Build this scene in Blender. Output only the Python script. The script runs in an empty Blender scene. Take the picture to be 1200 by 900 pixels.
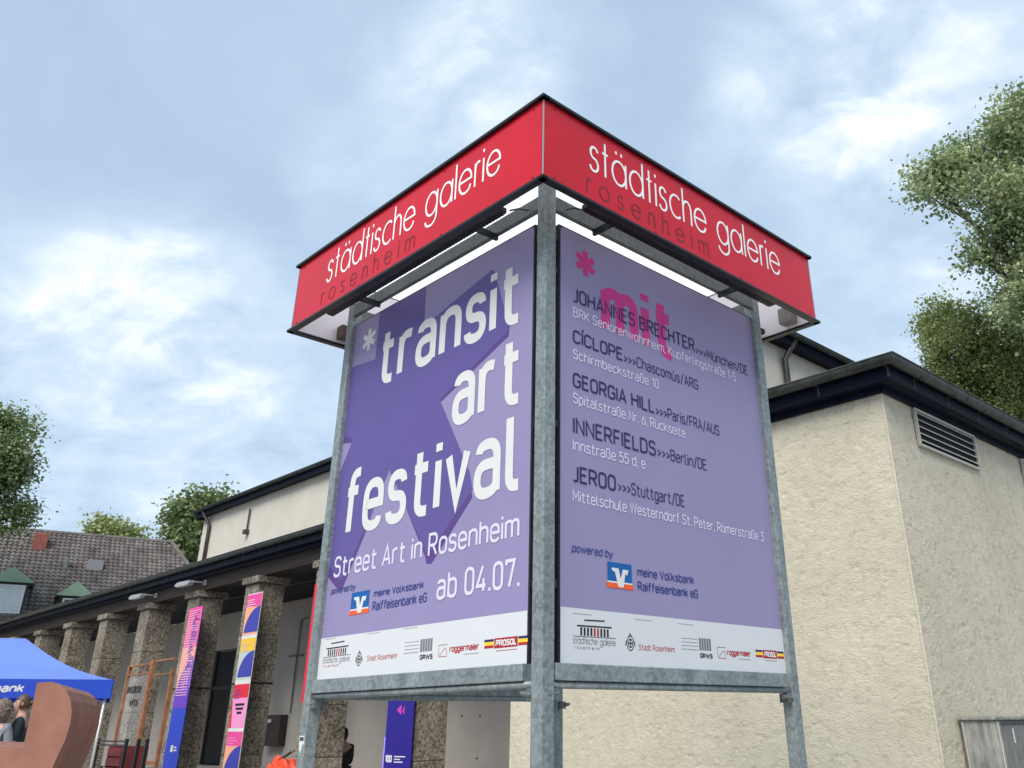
import bpy, bmesh, math, random
import numpy as np
from mathutils import Vector, Matrix, Euler
from mathutils.geometry import tessellate_polygon
random.seed(7)
SC = bpy.context.scene
COL = SC.collection
R = math.radians

# ------------------------------------------------------------------ camera
F, CX, CY = 1018.68, 686.63, 364.18          # focal length and principal point in 1200x900 photo pixels
cam_d = bpy.data.cameras.new('camera'); cam = bpy.data.objects.new('camera', cam_d); COL.objects.link(cam)
cam_d.sensor_fit = 'HORIZONTAL'; cam_d.sensor_width = 36.0
cam_d.lens = 36.0 * F / 1200.0
cam_d.shift_x = (600 - CX) / 1200.0
cam_d.shift_y = (CY - 450) / 1200.0
cam_d.clip_start = 0.1; cam_d.clip_end = 5000
PITCH, ROLL = R(25.3088), R(-0.7289)
cam.location = (0, 0, 1.6)
cam.rotation_euler = (Euler((R(90) + PITCH, 0, 0)).to_matrix() @ Matrix.Rotation(ROLL, 3, 'Z')).to_euler()
SC.camera = cam
SC.render.resolution_x, SC.render.resolution_y = 1024, 768

# ------------------------------------------------------------------ sky, sun, exposure
SUN_AZ = math.atan2(-0.30, -0.95); SUN_EL = R(46)
SC.view_settings.view_transform = 'Standard'; SC.view_settings.look = 'None'
SC.view_settings.exposure = 0.35; SC.view_settings.gamma = 1.0
SC.view_settings.use_curve_mapping = False
w = bpy.data.worlds.new('World'); SC.world = w; w.use_nodes = True
nt = w.node_tree; nt.nodes.clear(); N = nt.nodes.new; LK = nt.links.new
out = N('ShaderNodeOutputWorld')
sky = N('ShaderNodeTexSky'); sky.sky_type = 'NISHITA'; sky.sun_disc = False
sky.sun_elevation = SUN_EL; sky.sun_rotation = SUN_AZ
sky.altitude = 400; sky.dust_density = 1.5
bg1 = N('ShaderNodeBackground'); bg1.inputs[1].default_value = 0.12; LK(sky.outputs[0], bg1.inputs[0])
tc = N('ShaderNodeTexCoord')
sep = N('ShaderNodeSeparateXYZ'); LK(tc.outputs['Generated'], sep.inputs[0])
def M_(op, a=None, b=None, c=None, tree=nt):
    n = tree.nodes.new('ShaderNodeMath'); n.operation = op
    for i, v in enumerate((a, b, c)):
        if v is None: continue
        if isinstance(v, (int, float)): n.inputs[i].default_value = v
        else: tree.links.new(v, n.inputs[i])
    return n.outputs[0]
zz = M_('ADD', M_('MAXIMUM', sep.outputs[2], 0.0), 0.48)
cv = N('ShaderNodeCombineXYZ'); LK(M_('DIVIDE', sep.outputs[0], zz), cv.inputs[0]); LK(M_('DIVIDE', sep.outputs[1], zz), cv.inputs[1])
def noise_w(scale, detail, rough, off, dist=0.0, vec=cv.outputs[0]):
    mp = N('ShaderNodeMapping'); mp.inputs['Location'].default_value = off; LK(vec, mp.inputs[0])
    mp.inputs['Rotation'].default_value = (0, 0, R(35)); mp.inputs['Scale'].default_value = (1.0, 1.2, 1.0)
    n = N('ShaderNodeTexNoise'); n.inputs['Scale'].default_value = scale; n.inputs['Detail'].default_value = detail
    n.inputs['Roughness'].default_value = rough; n.inputs['Distortion'].default_value = dist
    LK(mp.outputs[0], n.inputs['Vector']); return n.outputs['Fac']
big = noise_w(1.5, 5, 0.5, (3.1, 1.7, 0), 0.5)
mid = noise_w(4.2, 8, 0.55, (9.4, 4.2, 0), 0.8)
fine = noise_w(11, 8, 0.6, (1.4, 7.7, 0), 0.5)
CLOUDS = [ # direction, cosine radius, brightness push
 ((-0.125, 0.752, 0.647), 0.9945, +0.42), ((-0.078, 0.747, 0.66), 0.994, +0.30), ((0.269, 0.713, 0.648), 0.990, +0.50), ((0.35, 0.69, 0.63), 0.990, +0.28),
 ((0.368, 0.829, 0.421), 0.985, +0.22), ((-0.485, 0.775, 0.406), 0.9965, +0.34), ((-0.44, 0.80, 0.38), 0.992, +0.20), ((-0.491, 0.825, 0.279), 0.975, +0.30), ((-0.36, 0.88, 0.29), 0.98, +0.24),
 ((-0.232, 0.813, 0.534), 0.9965, +0.22), ((0.167, 0.795, 0.583), 0.9975, +0.22), ((0.29, 0.775, 0.562), 0.996, +0.20), ((0.5, 0.78, 0.35), 0.975, +0.22),
 ((-0.39, 0.774, 0.499), 0.972, -0.09), ((-0.511, 0.666, 0.543), 0.97, -0.02), ((-0.277, 0.741, 0.611), 0.982, -0.05), ((0.10, 0.75, 0.65), 0.985, -0.07), ((0.22, 0.80, 0.53), 0.99, -0.05)]
acc = None
nrm = N('ShaderNodeVectorMath'); nrm.operation = 'NORMALIZE'; LK(tc.outputs['Generated'], nrm.inputs[0])
warp = N('ShaderNodeVectorMath'); warp.operation = 'MULTIPLY_ADD'
wn = N('ShaderNodeTexNoise'); wn.inputs['Scale'].default_value = 4.0; wn.inputs['Detail'].default_value = 6; LK(nrm.outputs[0], wn.inputs['Vector'])
LK(wn.outputs['Color'], warp.inputs[0]); warp.inputs[1].default_value = (0.16, 0.16, 0.16)
sub = N('ShaderNodeVectorMath'); sub.operation = 'SUBTRACT'; LK(nrm.outputs[0], sub.inputs[0]); sub.inputs[1].default_value = (0.08, 0.08, 0.08)
LK(sub.outputs[0], warp.inputs[2])
warpn = N('ShaderNodeVectorMath'); warpn.operation = 'NORMALIZE'; LK(warp.outputs[0], warpn.inputs[0])
for d, cr, a in CLOUDS:
    dv = Vector(d).normalized()
    dp = N('ShaderNodeVectorMath'); dp.operation = 'DOT_PRODUCT'; LK(warpn.outputs[0], dp.inputs[0]); dp.inputs[1].default_value = dv
    mr = N('ShaderNodeMapRange'); mr.interpolation_type = 'SMOOTHSTEP'; LK(dp.outputs['Value'], mr.inputs[0])
    mr.inputs[1].default_value = cr - (1 - cr) * 0.6; mr.inputs[2].default_value = 1.0 - (1 - cr) * 0.15; mr.inputs[3].default_value = 0; mr.inputs[4].default_value = a
    acc = mr.outputs[0] if acc is None else M_('ADD', acc, mr.outputs[0])
wisp = N('ShaderNodeMapRange'); LK(M_('ADD', M_('MULTIPLY', mid, 0.6), M_('MULTIPLY', fine, 0.4)), wisp.inputs[0])
wisp.inputs[1].default_value = 0.36; wisp.inputs[2].default_value = 0.62; wisp.inputs[3].default_value = 0.25; wisp.inputs[4].default_value = 1.25
tot = M_('ADD', M_('MULTIPLY', big, 0.42), M_('ADD', M_('MULTIPLY', mid, 0.34), M_('MULTIPLY', fine, 0.14)))
tot = M_('ADD', tot, 0.03)
tot = M_('ADD', tot, M_('MULTIPLY', acc, M_('MULTIPLY', wisp.outputs[0], 0.56)))
rp = N('ShaderNodeValToRGB'); LK(tot, rp.inputs[0])
el = rp.color_ramp.elements
el[0].position = 0.28; el[0].color = (0.335, 0.445, 0.59, 1)
el[1].position = 0.95; el[1].color = (0.92, 0.95, 0.98, 1)
e = el.new(0.43); e.color = (0.405, 0.53, 0.685, 1)
e = el.new(0.54); e.color = (0.47, 0.60, 0.745, 1)
e = el.new(0.68); e.color = (0.565, 0.69, 0.82, 1)
bg2 = N('ShaderNodeBackground'); LK(rp.outputs[0], bg2.inputs[0]); bg2.inputs[1].default_value = 1.0
mx = N('ShaderNodeMixShader'); mx.inputs[0].default_value = 0.90
LK(bg1.outputs[0], mx.inputs[1]); LK(bg2.outputs[0], mx.inputs[2]); LK(mx.outputs[0], out.inputs[0])
sd = bpy.data.lights.new('sun', 'SUN'); sd.energy = 2.9; sd.angle = R(35); sd.color = (1.0, 0.95, 0.87)
so = bpy.data.objects.new('sun', sd); COL.objects.link(so); so.location = (-20, -30, 40)
sv = Vector((math.sin(SUN_AZ) * math.cos(SUN_EL), math.cos(SUN_AZ) * math.cos(SUN_EL), math.sin(SUN_EL)))
so.rotation_euler = sv.to_track_quat('Z', 'Y').to_euler()

# ------------------------------------------------------------------ materials
def srgb(r, g, b):
    f = lambda c: (c / 255 / 12.92) if c / 255 <= 0.04045 else ((c / 255 + 0.055) / 1.055) ** 2.4
    return (f(r), f(g), f(b), 1)
MATS = {}
def mat(name, col, rough=0.6, metal=0.0, var=0.0, vscale=6.0, bump=0.0, bscale=40.0, spec=0.5, col2=None, detail=6, coat=0.0, transl=0.0, stretch=None, emit=0.0):
    if name in MATS: return MATS[name]
    m = bpy.data.materials.new(name); m.use_nodes = True; t = m.node_tree; b = t.nodes['Principled BSDF']
    if len(col) == 3: col = (*col, 1)
    b.inputs['Roughness'].default_value = rough; b.inputs['Metallic'].default_value = metal
    b.inputs['Specular IOR Level'].default_value = spec; b.inputs['Coat Weight'].default_value = coat
    b.inputs['Base Color'].default_value = col
    tcn = t.nodes.new('ShaderNodeTexCoord')
    vec = tcn.outputs['Object']
    if stretch:
        mp = t.nodes.new('ShaderNodeMapping'); mp.inputs['Scale'].default_value = stretch; t.links.new(vec, mp.inputs[0]); vec = mp.outputs[0]
    if var > 0 or col2:
        n = t.nodes.new('ShaderNodeTexNoise'); n.inputs['Scale'].default_value = vscale; n.inputs['Detail'].default_value = detail
        n.inputs['Roughness'].default_value = 0.6; t.links.new(vec, n.inputs['Vector'])
        r = t.nodes.new('ShaderNodeValToRGB'); t.links.new(n.outputs['Fac'], r.inputs[0])
        if col2 is None:
            a = [max(0, c * (1 - var)) for c in col[:3]] + [1]; c2 = [min(1, c * (1 + var)) for c in col[:3]] + [1]
        else: a, c2 = col, (*col2[:3], 1)
        r.color_ramp.elements[0].position = 0.32; r.color_ramp.elements[0].color = a
        r.color_ramp.elements[1].position = 0.68; r.color_ramp.elements[1].color = c2
        t.links.new(r.outputs[0], b.inputs['Base Color'])
        rr = t.nodes.new('ShaderNodeMapRange'); t.links.new(n.outputs['Fac'], rr.inputs[0])
        rr.inputs[3].default_value = max(0.02, rough - 0.1); rr.inputs[4].default_value = min(1, rough + 0.1)
        t.links.new(rr.outputs[0], b.inputs['Roughness'])
    if bump > 0:
        n2 = t.nodes.new('ShaderNodeTexNoise'); n2.inputs['Scale'].default_value = bscale; n2.inputs['Detail'].default_value = 8
        t.links.new(vec, n2.inputs['Vector'])
        bp = t.nodes.new('ShaderNodeBump'); bp.inputs['Strength'].default_value = bump; bp.inputs['Distance'].default_value = 0.02
        t.links.new(n2.outputs['Fac'], bp.inputs['Height']); t.links.new(bp.outputs[0], b.inputs['Normal'])
    if transl > 0:
        tb = t.nodes.new('ShaderNodeBsdfTranslucent'); tb.inputs[0].default_value = col
        ms = t.nodes.new('ShaderNodeMixShader'); ms.inputs[0].default_value = transl
        o = t.nodes['Material Output']; t.links.new(b.outputs[0], ms.inputs[1]); t.links.new(tb.outputs[0], ms.inputs[2]); t.links.new(ms.outputs[0], o.inputs[0])
    if emit > 0:
        b.inputs['Emission Color'].default_value = col; b.inputs['Emission Strength'].default_value = emit
    MATS[name] = m; return m

def galv_mat(name, lo, hi, metal=0.25):
    m = bpy.data.materials.new(name); m.use_nodes = True; t = m.node_tree; b = t.nodes['Principled BSDF']
    tcn = t.nodes.new('ShaderNodeTexCoord')
    v = t.nodes.new('ShaderNodeTexVoronoi'); v.inputs['Scale'].default_value = 55; t.links.new(tcn.outputs['Object'], v.inputs['Vector'])
    n = t.nodes.new('ShaderNodeTexNoise'); n.inputs['Scale'].default_value = 9; n.inputs['Detail'].default_value = 9; n.inputs['Roughness'].default_value = 0.7
    mp = t.nodes.new('ShaderNodeMapping'); mp.inputs['Scale'].default_value = (1, 1, 0.35); t.links.new(tcn.outputs['Object'], mp.inputs[0]); t.links.new(mp.outputs[0], n.inputs['Vector'])
    sepc = t.nodes.new('ShaderNodeSeparateColor'); t.links.new(v.outputs['Color'], sepc.inputs[0])
    f = M_('ADD', M_('MULTIPLY', sepc.outputs[0], 0.30, tree=t), M_('MULTIPLY', n.outputs['Fac'], 0.85, tree=t), tree=t)
    r = t.nodes.new('ShaderNodeValToRGB'); t.links.new(f, r.inputs[0])
    r.color_ramp.elements[0].position = 0.30; r.color_ramp.elements[0].color = (*lo, 1)
    r.color_ramp.elements[1].position = 0.85; r.color_ramp.elements[1].color = (*hi, 1)
    t.links.new(r.outputs[0], b.inputs['Base Color']); b.inputs['Metallic'].default_value = metal
    rr = t.nodes.new('ShaderNodeMapRange'); t.links.new(f, rr.inputs[0]); rr.inputs[3].default_value = 0.38; rr.inputs[4].default_value = 0.62
    t.links.new(rr.outputs[0], b.inputs['Roughness'])
    bp = t.nodes.new('ShaderNodeBump'); bp.inputs['Strength'].default_value = 0.12; bp.inputs['Distance'].default_value = 0.004
    t.links.new(n.outputs['Fac'], bp.inputs['Height']); t.links.new(bp.outputs[0], b.inputs['Normal'])
    MATS[name] = m; return m

galv = galv_mat('galvanised steel', (0.13, 0.155, 0.155), (0.33, 0.37, 0.37))
galv_dark = galv_mat('dull galvanised steel', (0.09, 0.10, 0.10), (0.19, 0.21, 0.20), 0.15)
black_trim = mat('black aluminium trim', (0.015, 0.015, 0.017), 0.35, 0.3, 0.3, 12)
red_pl = mat('red acrylic', (0.58, 0.004, 0.016), 0.25, 0, 0.07, 3.0, 0.04, 3.0, spec=0.35)
inner_pl = mat('pale pink acrylic back', (0.94, 0.86, 0.88), 0.5, 0, 0.04, 2.0)
opal = mat('opal roof sheet', (0.99, 0.99, 0.99), 0.4, 0, 0, 2.0, transl=0.93)
white_pr = mat('white print', (0.66, 0.67, 0.68), 0.5, spec=0.25)
letter_wh = mat('white lettering', (0.70, 0.69, 0.67), 0.5, 0, 0.03, 5, spec=0.2)
letter_box = mat('white acrylic lettering', (0.92, 0.88, 0.86), 0.4, 0, 0.05, 5)
letter_dkred = mat('dark red lettering', (0.20, 0.006, 0.012), 0.4, 0, 0.25, 5)
pur_light = mat('light purple print', srgb(144, 134, 174), 0.45, 0, 0.035, 1.2, 0.05, 2.5, spec=0.35)
pur_right = mat('muted purple print', srgb(146, 137, 173), 0.45, 0, 0.035, 1.2, 0.05, 2.5, spec=0.35)
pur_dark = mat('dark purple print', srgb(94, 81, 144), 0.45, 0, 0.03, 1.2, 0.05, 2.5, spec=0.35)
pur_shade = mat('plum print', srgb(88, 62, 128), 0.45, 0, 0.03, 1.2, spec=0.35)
ink = mat('dark violet ink', srgb(56, 42, 92), 0.5, spec=0.25)
pink_ink = mat('pink ink', srgb(204, 56, 132), 0.5, spec=0.25)
pale_ink = mat('pale lilac ink', srgb(216, 210, 228), 0.5, spec=0.25)
navy_ink = mat('navy ink', srgb(48, 64, 132), 0.5, spec=0.25)
logo_blue = mat('logo blue', srgb(22, 92, 160), 0.5, spec=0.25)
logo_orange = mat('logo orange', srgb(238, 96, 40), 0.5, spec=0.25)
grey_ink = mat('grey ink', srgb(120, 120, 125), 0.5, spec=0.25)
black_ink = mat('black ink', srgb(35, 33, 38), 0.5, spec=0.25)
red_ink = mat('red ink', srgb(170, 40, 48), 0.5, spec=0.25)
yel_ink = mat('yellow ink', srgb(250, 205, 60), 0.5, spec=0.25)
green_ink = mat('dark blue ink', srgb(50, 50, 90), 0.5, spec=0.25)
dark_metal = mat('dark painted metal', (0.02, 0.021, 0.023), 0.45, 0.2, 0.3, 20)
gutter_m = mat('weathered zinc gutter', (0.022, 0.028, 0.026), 0.45, 0.3, 0.4, 5, 0.05, 20, col2=(0.07, 0.078, 0.072))
soffit_m = mat('dark blue-black painted soffit', (0.004, 0.006, 0.016), 0.5, 0, 0.3, 4, spec=0.12)
beam_m = mat('dark brown timber', (0.030, 0.021, 0.017), 0.6, 0, 0.3, 3, 0.2, 25, col2=(0.055, 0.040, 0.033), stretch=(0.3, 4, 4), spec=0.15)
roofmetal = mat('dark grey sheet roof', (0.03, 0.032, 0.035), 0.5, 0.3, 0.2, 3)
pipe_m = mat('brown-grey downpipe', (0.06, 0.05, 0.05), 0.45, 0.3, 0.3, 6)
def stucco_mat(name, lo, hi, bump=0.5, bs=22):
    m = mat(name, lo, 0.9, 0, 0, 0.9, 0, col2=hi, detail=10, spec=0.15)
    t = m.node_tree; b = t.nodes['Principled BSDF']
    tcn = t.nodes.new('ShaderNodeTexCoord')
    mp = t.nodes.new('ShaderNodeMapping'); mp.inputs['Scale'].default_value = (1, 1, 1.9); t.links.new(tcn.outputs['Object'], mp.inputs[0])
    n = t.nodes.new('ShaderNodeTexNoise'); n.inputs['Scale'].default_value = bs; n.inputs['Detail'].default_value = 6; n.inputs['Distortion'].default_value = 1.2; t.links.new(mp.outputs[0], n.inputs['Vector'])
    n2 = t.nodes.new('ShaderNodeTexNoise'); n2.inputs['Scale'].default_value = bs * 5; n2.inputs['Detail'].default_value = 4; t.links.new(tcn.outputs['Object'], n2.inputs['Vector'])
    h = M_('ADD', n.outputs['Fac'], M_('MULTIPLY', n2.outputs['Fac'], 0.25, tree=t), tree=t)
    if bump > .3:
        mp3 = t.nodes.new('ShaderNodeMapping'); mp3.inputs['Scale'].default_value = (1, 1, 2.6); t.links.new(tcn.outputs['Object'], mp3.inputs[0])
        n3 = t.nodes.new('ShaderNodeTexNoise'); n3.inputs['Scale'].default_value = 13; n3.inputs['Detail'].default_value = 5; n3.inputs['Distortion'].default_value = 1.5; t.links.new(mp3.outputs[0], n3.inputs['Vector'])
        n4 = t.nodes.new('ShaderNodeTexNoise'); n4.inputs['Scale'].default_value = 7; n4.inputs['Detail'].default_value = 3; t.links.new(tcn.outputs['Object'], n4.inputs['Vector'])
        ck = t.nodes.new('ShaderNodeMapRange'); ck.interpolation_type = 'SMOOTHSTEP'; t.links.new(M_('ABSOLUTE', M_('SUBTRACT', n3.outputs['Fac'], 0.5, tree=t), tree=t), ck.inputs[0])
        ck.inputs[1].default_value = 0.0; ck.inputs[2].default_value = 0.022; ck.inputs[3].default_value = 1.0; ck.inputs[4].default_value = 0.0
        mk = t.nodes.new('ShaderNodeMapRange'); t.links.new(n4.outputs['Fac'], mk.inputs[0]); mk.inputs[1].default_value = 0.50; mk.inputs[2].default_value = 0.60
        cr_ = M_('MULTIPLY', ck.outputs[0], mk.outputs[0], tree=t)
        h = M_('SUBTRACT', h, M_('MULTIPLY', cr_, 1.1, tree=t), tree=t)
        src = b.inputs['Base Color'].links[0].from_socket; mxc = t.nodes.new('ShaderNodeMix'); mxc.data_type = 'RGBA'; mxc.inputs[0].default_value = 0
        t.links.new(M_('MULTIPLY', cr_, 0.38, tree=t), mxc.inputs[0]); t.links.new(src, mxc.inputs[6]); mxc.inputs[7].default_value = (0.17, 0.145, 0.10, 1); t.links.new(mxc.outputs[2], b.inputs['Base Color'])  # crack shade painted into the base colour, since soft sun barely shows the relief
    bp = t.nodes.new('ShaderNodeBump'); bp.inputs['Strength'].default_value = bump; bp.inputs['Distance'].default_value = 0.03
    t.links.new(h, bp.inputs['Height']); t.links.new(bp.outputs[0], b.inputs['Normal'])
    return m
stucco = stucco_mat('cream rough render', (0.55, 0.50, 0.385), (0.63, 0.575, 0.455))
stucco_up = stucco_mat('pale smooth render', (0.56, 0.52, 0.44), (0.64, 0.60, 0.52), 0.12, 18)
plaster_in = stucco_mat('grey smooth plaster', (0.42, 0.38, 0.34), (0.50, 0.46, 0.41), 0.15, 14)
def conglomerate():
    m = bpy.data.materials.new('pitted conglomerate stone'); m.use_nodes = True; t = m.node_tree; b = t.nodes['Principled BSDF']
    tcn = t.nodes.new('ShaderNodeTexCoord'); oi = t.nodes.new('ShaderNodeObjectInfo')
    ad = t.nodes.new('ShaderNodeVectorMath'); ad.operation = 'ADD'; t.links.new(tcn.outputs['Object'], ad.inputs[0]); 
    cmb = t.nodes.new('ShaderNodeCombineXYZ'); t.links.new(M_('MULTIPLY', oi.outputs['Random'], 37.0, tree=t), cmb.inputs[0]); t.links.new(cmb.outputs[0], ad.inputs[1])
    v = t.nodes.new('ShaderNodeTexVoronoi'); v.inputs['Scale'].default_value = 24; t.links.new(ad.outputs[0], v.inputs['Vector'])
    n = t.nodes.new('ShaderNodeTexNoise'); n.inputs['Scale'].default_value = 19; n.inputs['Detail'].default_value = 9; n.inputs['Roughness'].default_value = 0.75; t.links.new(ad.outputs[0], n.inputs['Vector'])
    n2 = t.nodes.new('ShaderNodeTexNoise'); n2.inputs['Scale'].default_value = 1.6; n2.inputs['Detail'].default_value = 5; t.links.new(ad.outputs[0], n2.inputs['Vector'])
    sc = t.nodes.new('ShaderNodeSeparateColor'); t.links.new(v.outputs['Color'], sc.inputs[0])
    f = M_('ADD', M_('MULTIPLY', sc.outputs[0], 0.32, tree=t), M_('MULTIPLY', n.outputs['Fac'], 0.75, tree=t), tree=t)
    f = M_('ADD', f, M_('MULTIPLY', M_('SUBTRACT', n2.outputs['Fac'], 0.5, tree=t), 0.5, tree=t), tree=t)
    r = t.nodes.new('ShaderNodeValToRGB'); t.links.new(f, r.inputs[0]); ce = r.color_ramp.elements
    ce[0].position = 0.24; ce[0].color = (0.05, 0.04, 0.03, 1); ce[1].position = 0.88; ce[1].color = (0.50, 0.45, 0.36, 1)
    x = ce.new(0.36); x.color = (0.12, 0.10, 0.08, 1); x = ce.new(0.6); x.color = (0.27, 0.235, 0.185, 1)
    t.links.new(r.outputs[0], b.inputs['Base Color']); b.inputs['Roughness'].default_value = 0.95; b.inputs['Specular IOR Level'].default_value = 0.15
    bp = t.nodes.new('ShaderNodeBump'); bp.inputs['Strength'].default_value = 0.9; bp.inputs['Distance'].default_value = 0.03
    t.links.new(f, bp.inputs['Height']); t.links.new(bp.outputs[0], b.inputs['Normal'])
    return m
congl = conglomerate()
def leaf_mat(name, a, b_, c):
    m = bpy.data.materials.new(name); m.use_nodes = True; t = m.node_tree; b = t.nodes['Principled BSDF']
    g = t.nodes.new('ShaderNodeNewGeometry'); r = t.nodes.new('ShaderNodeValToRGB'); t.links.new(g.outputs['Random Per Island'], r.inputs[0])
    r.color_ramp.elements[0].color = (*a, 1); r.color_ramp.elements[1].color = (*c, 1); x = r.color_ramp.elements.new(0.55); x.color = (*b_, 1)
    tcx = t.nodes.new('ShaderNodeTexCoord'); nz_ = t.nodes.new('ShaderNodeTexNoise'); nz_.inputs['Scale'].default_value = 1.1; nz_.inputs['Detail'].default_value = 4; t.links.new(tcx.outputs['Object'], nz_.inputs['Vector'])
    fr_ = M_('ADD', M_('MULTIPLY', g.outputs['Random Per Island'], 0.5, tree=t), M_('MULTIPLY', M_('SUBTRACT', nz_.outputs['Fac'], 0.32, tree=t), 1.5, tree=t), tree=t); t.links.new(fr_, r.inputs[0])
    t.links.new(r.outputs[0], b.inputs['Base Color']); b.inputs['Roughness'].default_value = 0.42; b.inputs['Specular IOR Level'].default_value = 0.5
    tb = t.nodes.new('ShaderNodeBsdfTranslucent'); t.links.new(r.outputs[0], tb.inputs[0])
    ms = t.nodes.new('ShaderNodeMixShader'); ms.inputs[0].default_value = 0.35; o = t.nodes['Material Output']
    t.links.new(b.outputs[0], ms.inputs[1]); t.links.new(tb.outputs[0], ms.inputs[2]); t.links.new(ms.outputs[0], o.inputs[0]); return m
leafA = leaf_mat('maple leaves', (0.11, 0.15, 0.065), (0.33, 0.41, 0.20), (0.64, 0.70, 0.42))
leafB = leaf_mat('yellow-green leaves', (0.14, 0.18, 0.06), (0.32, 0.38, 0.14), (0.56, 0.60, 0.28))
leafC = leaf_mat('dark green leaves', (0.085, 0.12, 0.05), (0.20, 0.27, 0.11), (0.40, 0.46, 0.21))
bark = mat('bark', (0.09, 0.07, 0.055), 0.9, 0, 0.3, 8, 0.6, 20)

# ------------------------------------------------------------------ mesh helpers
def link(o): COL.objects.link(o); return o
def bm_obj(name, bm, m, parent=None, smooth=False):
    me = bpy.data.meshes.new(name); bmesh.ops.recalc_face_normals(bm, faces=bm.faces[:]) if not getattr(bm, 'keepn', False) else None
    bm.to_mesh(me); bm.free()
    if smooth:
        for p in me.polygons: p.use_smooth = True
    me.materials.append(m) if not isinstance(m, (list, tuple)) else [me.materials.append(x) for x in m]
    o = bpy.data.objects.new(name, me); link(o)
    if parent: o.parent = parent
    return o
def py_obj(name, verts, faces, m, parent=None, smooth=False, kind=None):
    me = bpy.data.meshes.new(name); me.from_pydata([tuple(v) for v in verts], [], faces); me.update()
    if smooth: me.polygons.foreach_set('use_smooth', [True] * len(me.polygons))
    me.materials.append(m)
    o = bpy.data.objects.new(name, me); link(o)
    if parent: o.parent = parent
    if kind: o['kind'] = kind
    return o
def thing(name, label, cat, loc=(0, 0, 0), rz=0.0, group=None):
    o = bpy.data.objects.new(name, None); link(o); o.empty_display_size = 0.2
    o.location = loc; o.rotation_euler = (0, 0, rz); o['label'] = label; o['category'] = cat
    if group: o['group'] = group
    return o
def tag(o, label, cat, group=None):
    o['label'] = label; o['category'] = cat
    if group: o['group'] = group
    return o
def box(bm, x0, x1, y0, y1, z0, z1, bev=0.0, mi=0):
    vs = [bm.verts.new((x, y, z)) for x in (x0, x1) for y in (y0, y1) for z in (z0, z1)]
    fs = [bm.faces.new([vs[i] for i in q]) for q in ((0, 1, 3, 2), (4, 6, 7, 5), (0, 4, 5, 1), (2, 3, 7, 6), (0, 2, 6, 4), (1, 5, 7, 3))]
    for f in fs: f.material_index = mi
    if bev > 0:
        es = list({e for f in fs for e in f.edges})
        bmesh.ops.bevel(bm, geom=es, offset=bev, segments=2, affect='EDGES', profile=0.6)
    return bm
def boxo(name, dims, m, parent=None, bev=0.0):
    return bm_obj(name, box(bmesh.new(), *dims, bev=bev), m, parent)
def tube(bm, pts, rad, seg=8, cap=True):
    pts = [Vector(p) for p in pts]; n = len(pts); rad = rad if isinstance(rad, (list, tuple)) else [rad] * n
    rings = []; prev = None
    for i, p in enumerate(pts):
        t = (pts[min(i + 1, n - 1)] - pts[max(i - 1, 0)]).normalized()
        if prev is None:
            a = Vector((0, 0, 1)) if abs(t.z) < 0.9 else Vector((1, 0, 0)); u = t.cross(a).normalized()
        else: u = (prev - t * prev.dot(t)).normalized()
        prev = u; v = t.cross(u)
        rings.append([bm.verts.new(p + (u * math.cos(k * 2 * math.pi / seg) + v * math.sin(k * 2 * math.pi / seg)) * rad[i]) for k in range(seg)])
    for a, b in zip(rings, rings[1:]):
        for k in range(seg): bm.faces.new((a[k], a[(k + 1) % seg], b[(k + 1) % seg], b[k]))
    if cap: bm.faces.new(rings[0][::-1]); bm.faces.new(rings[-1])
    return bm
def tubeo(name, pts, rad, m, parent=None, seg=8, smooth=True): return bm_obj(name, tube(bmesh.new(), pts, rad, seg), m, parent, smooth)
def prism(bm, poly, y0, y1):      # polygon in x,z extruded along y
    a = [bm.verts.new((x, y0, z)) for x, z in poly]; b = [bm.verts.new((x, y1, z)) for x, z in poly]; n = len(poly)
    bm.faces.new(a); bm.faces.new(b[::-1])
    for i in range(n): bm.faces.new((a[i], b[i], b[(i + 1) % n], a[(i + 1) % n]))
    return bm

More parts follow.
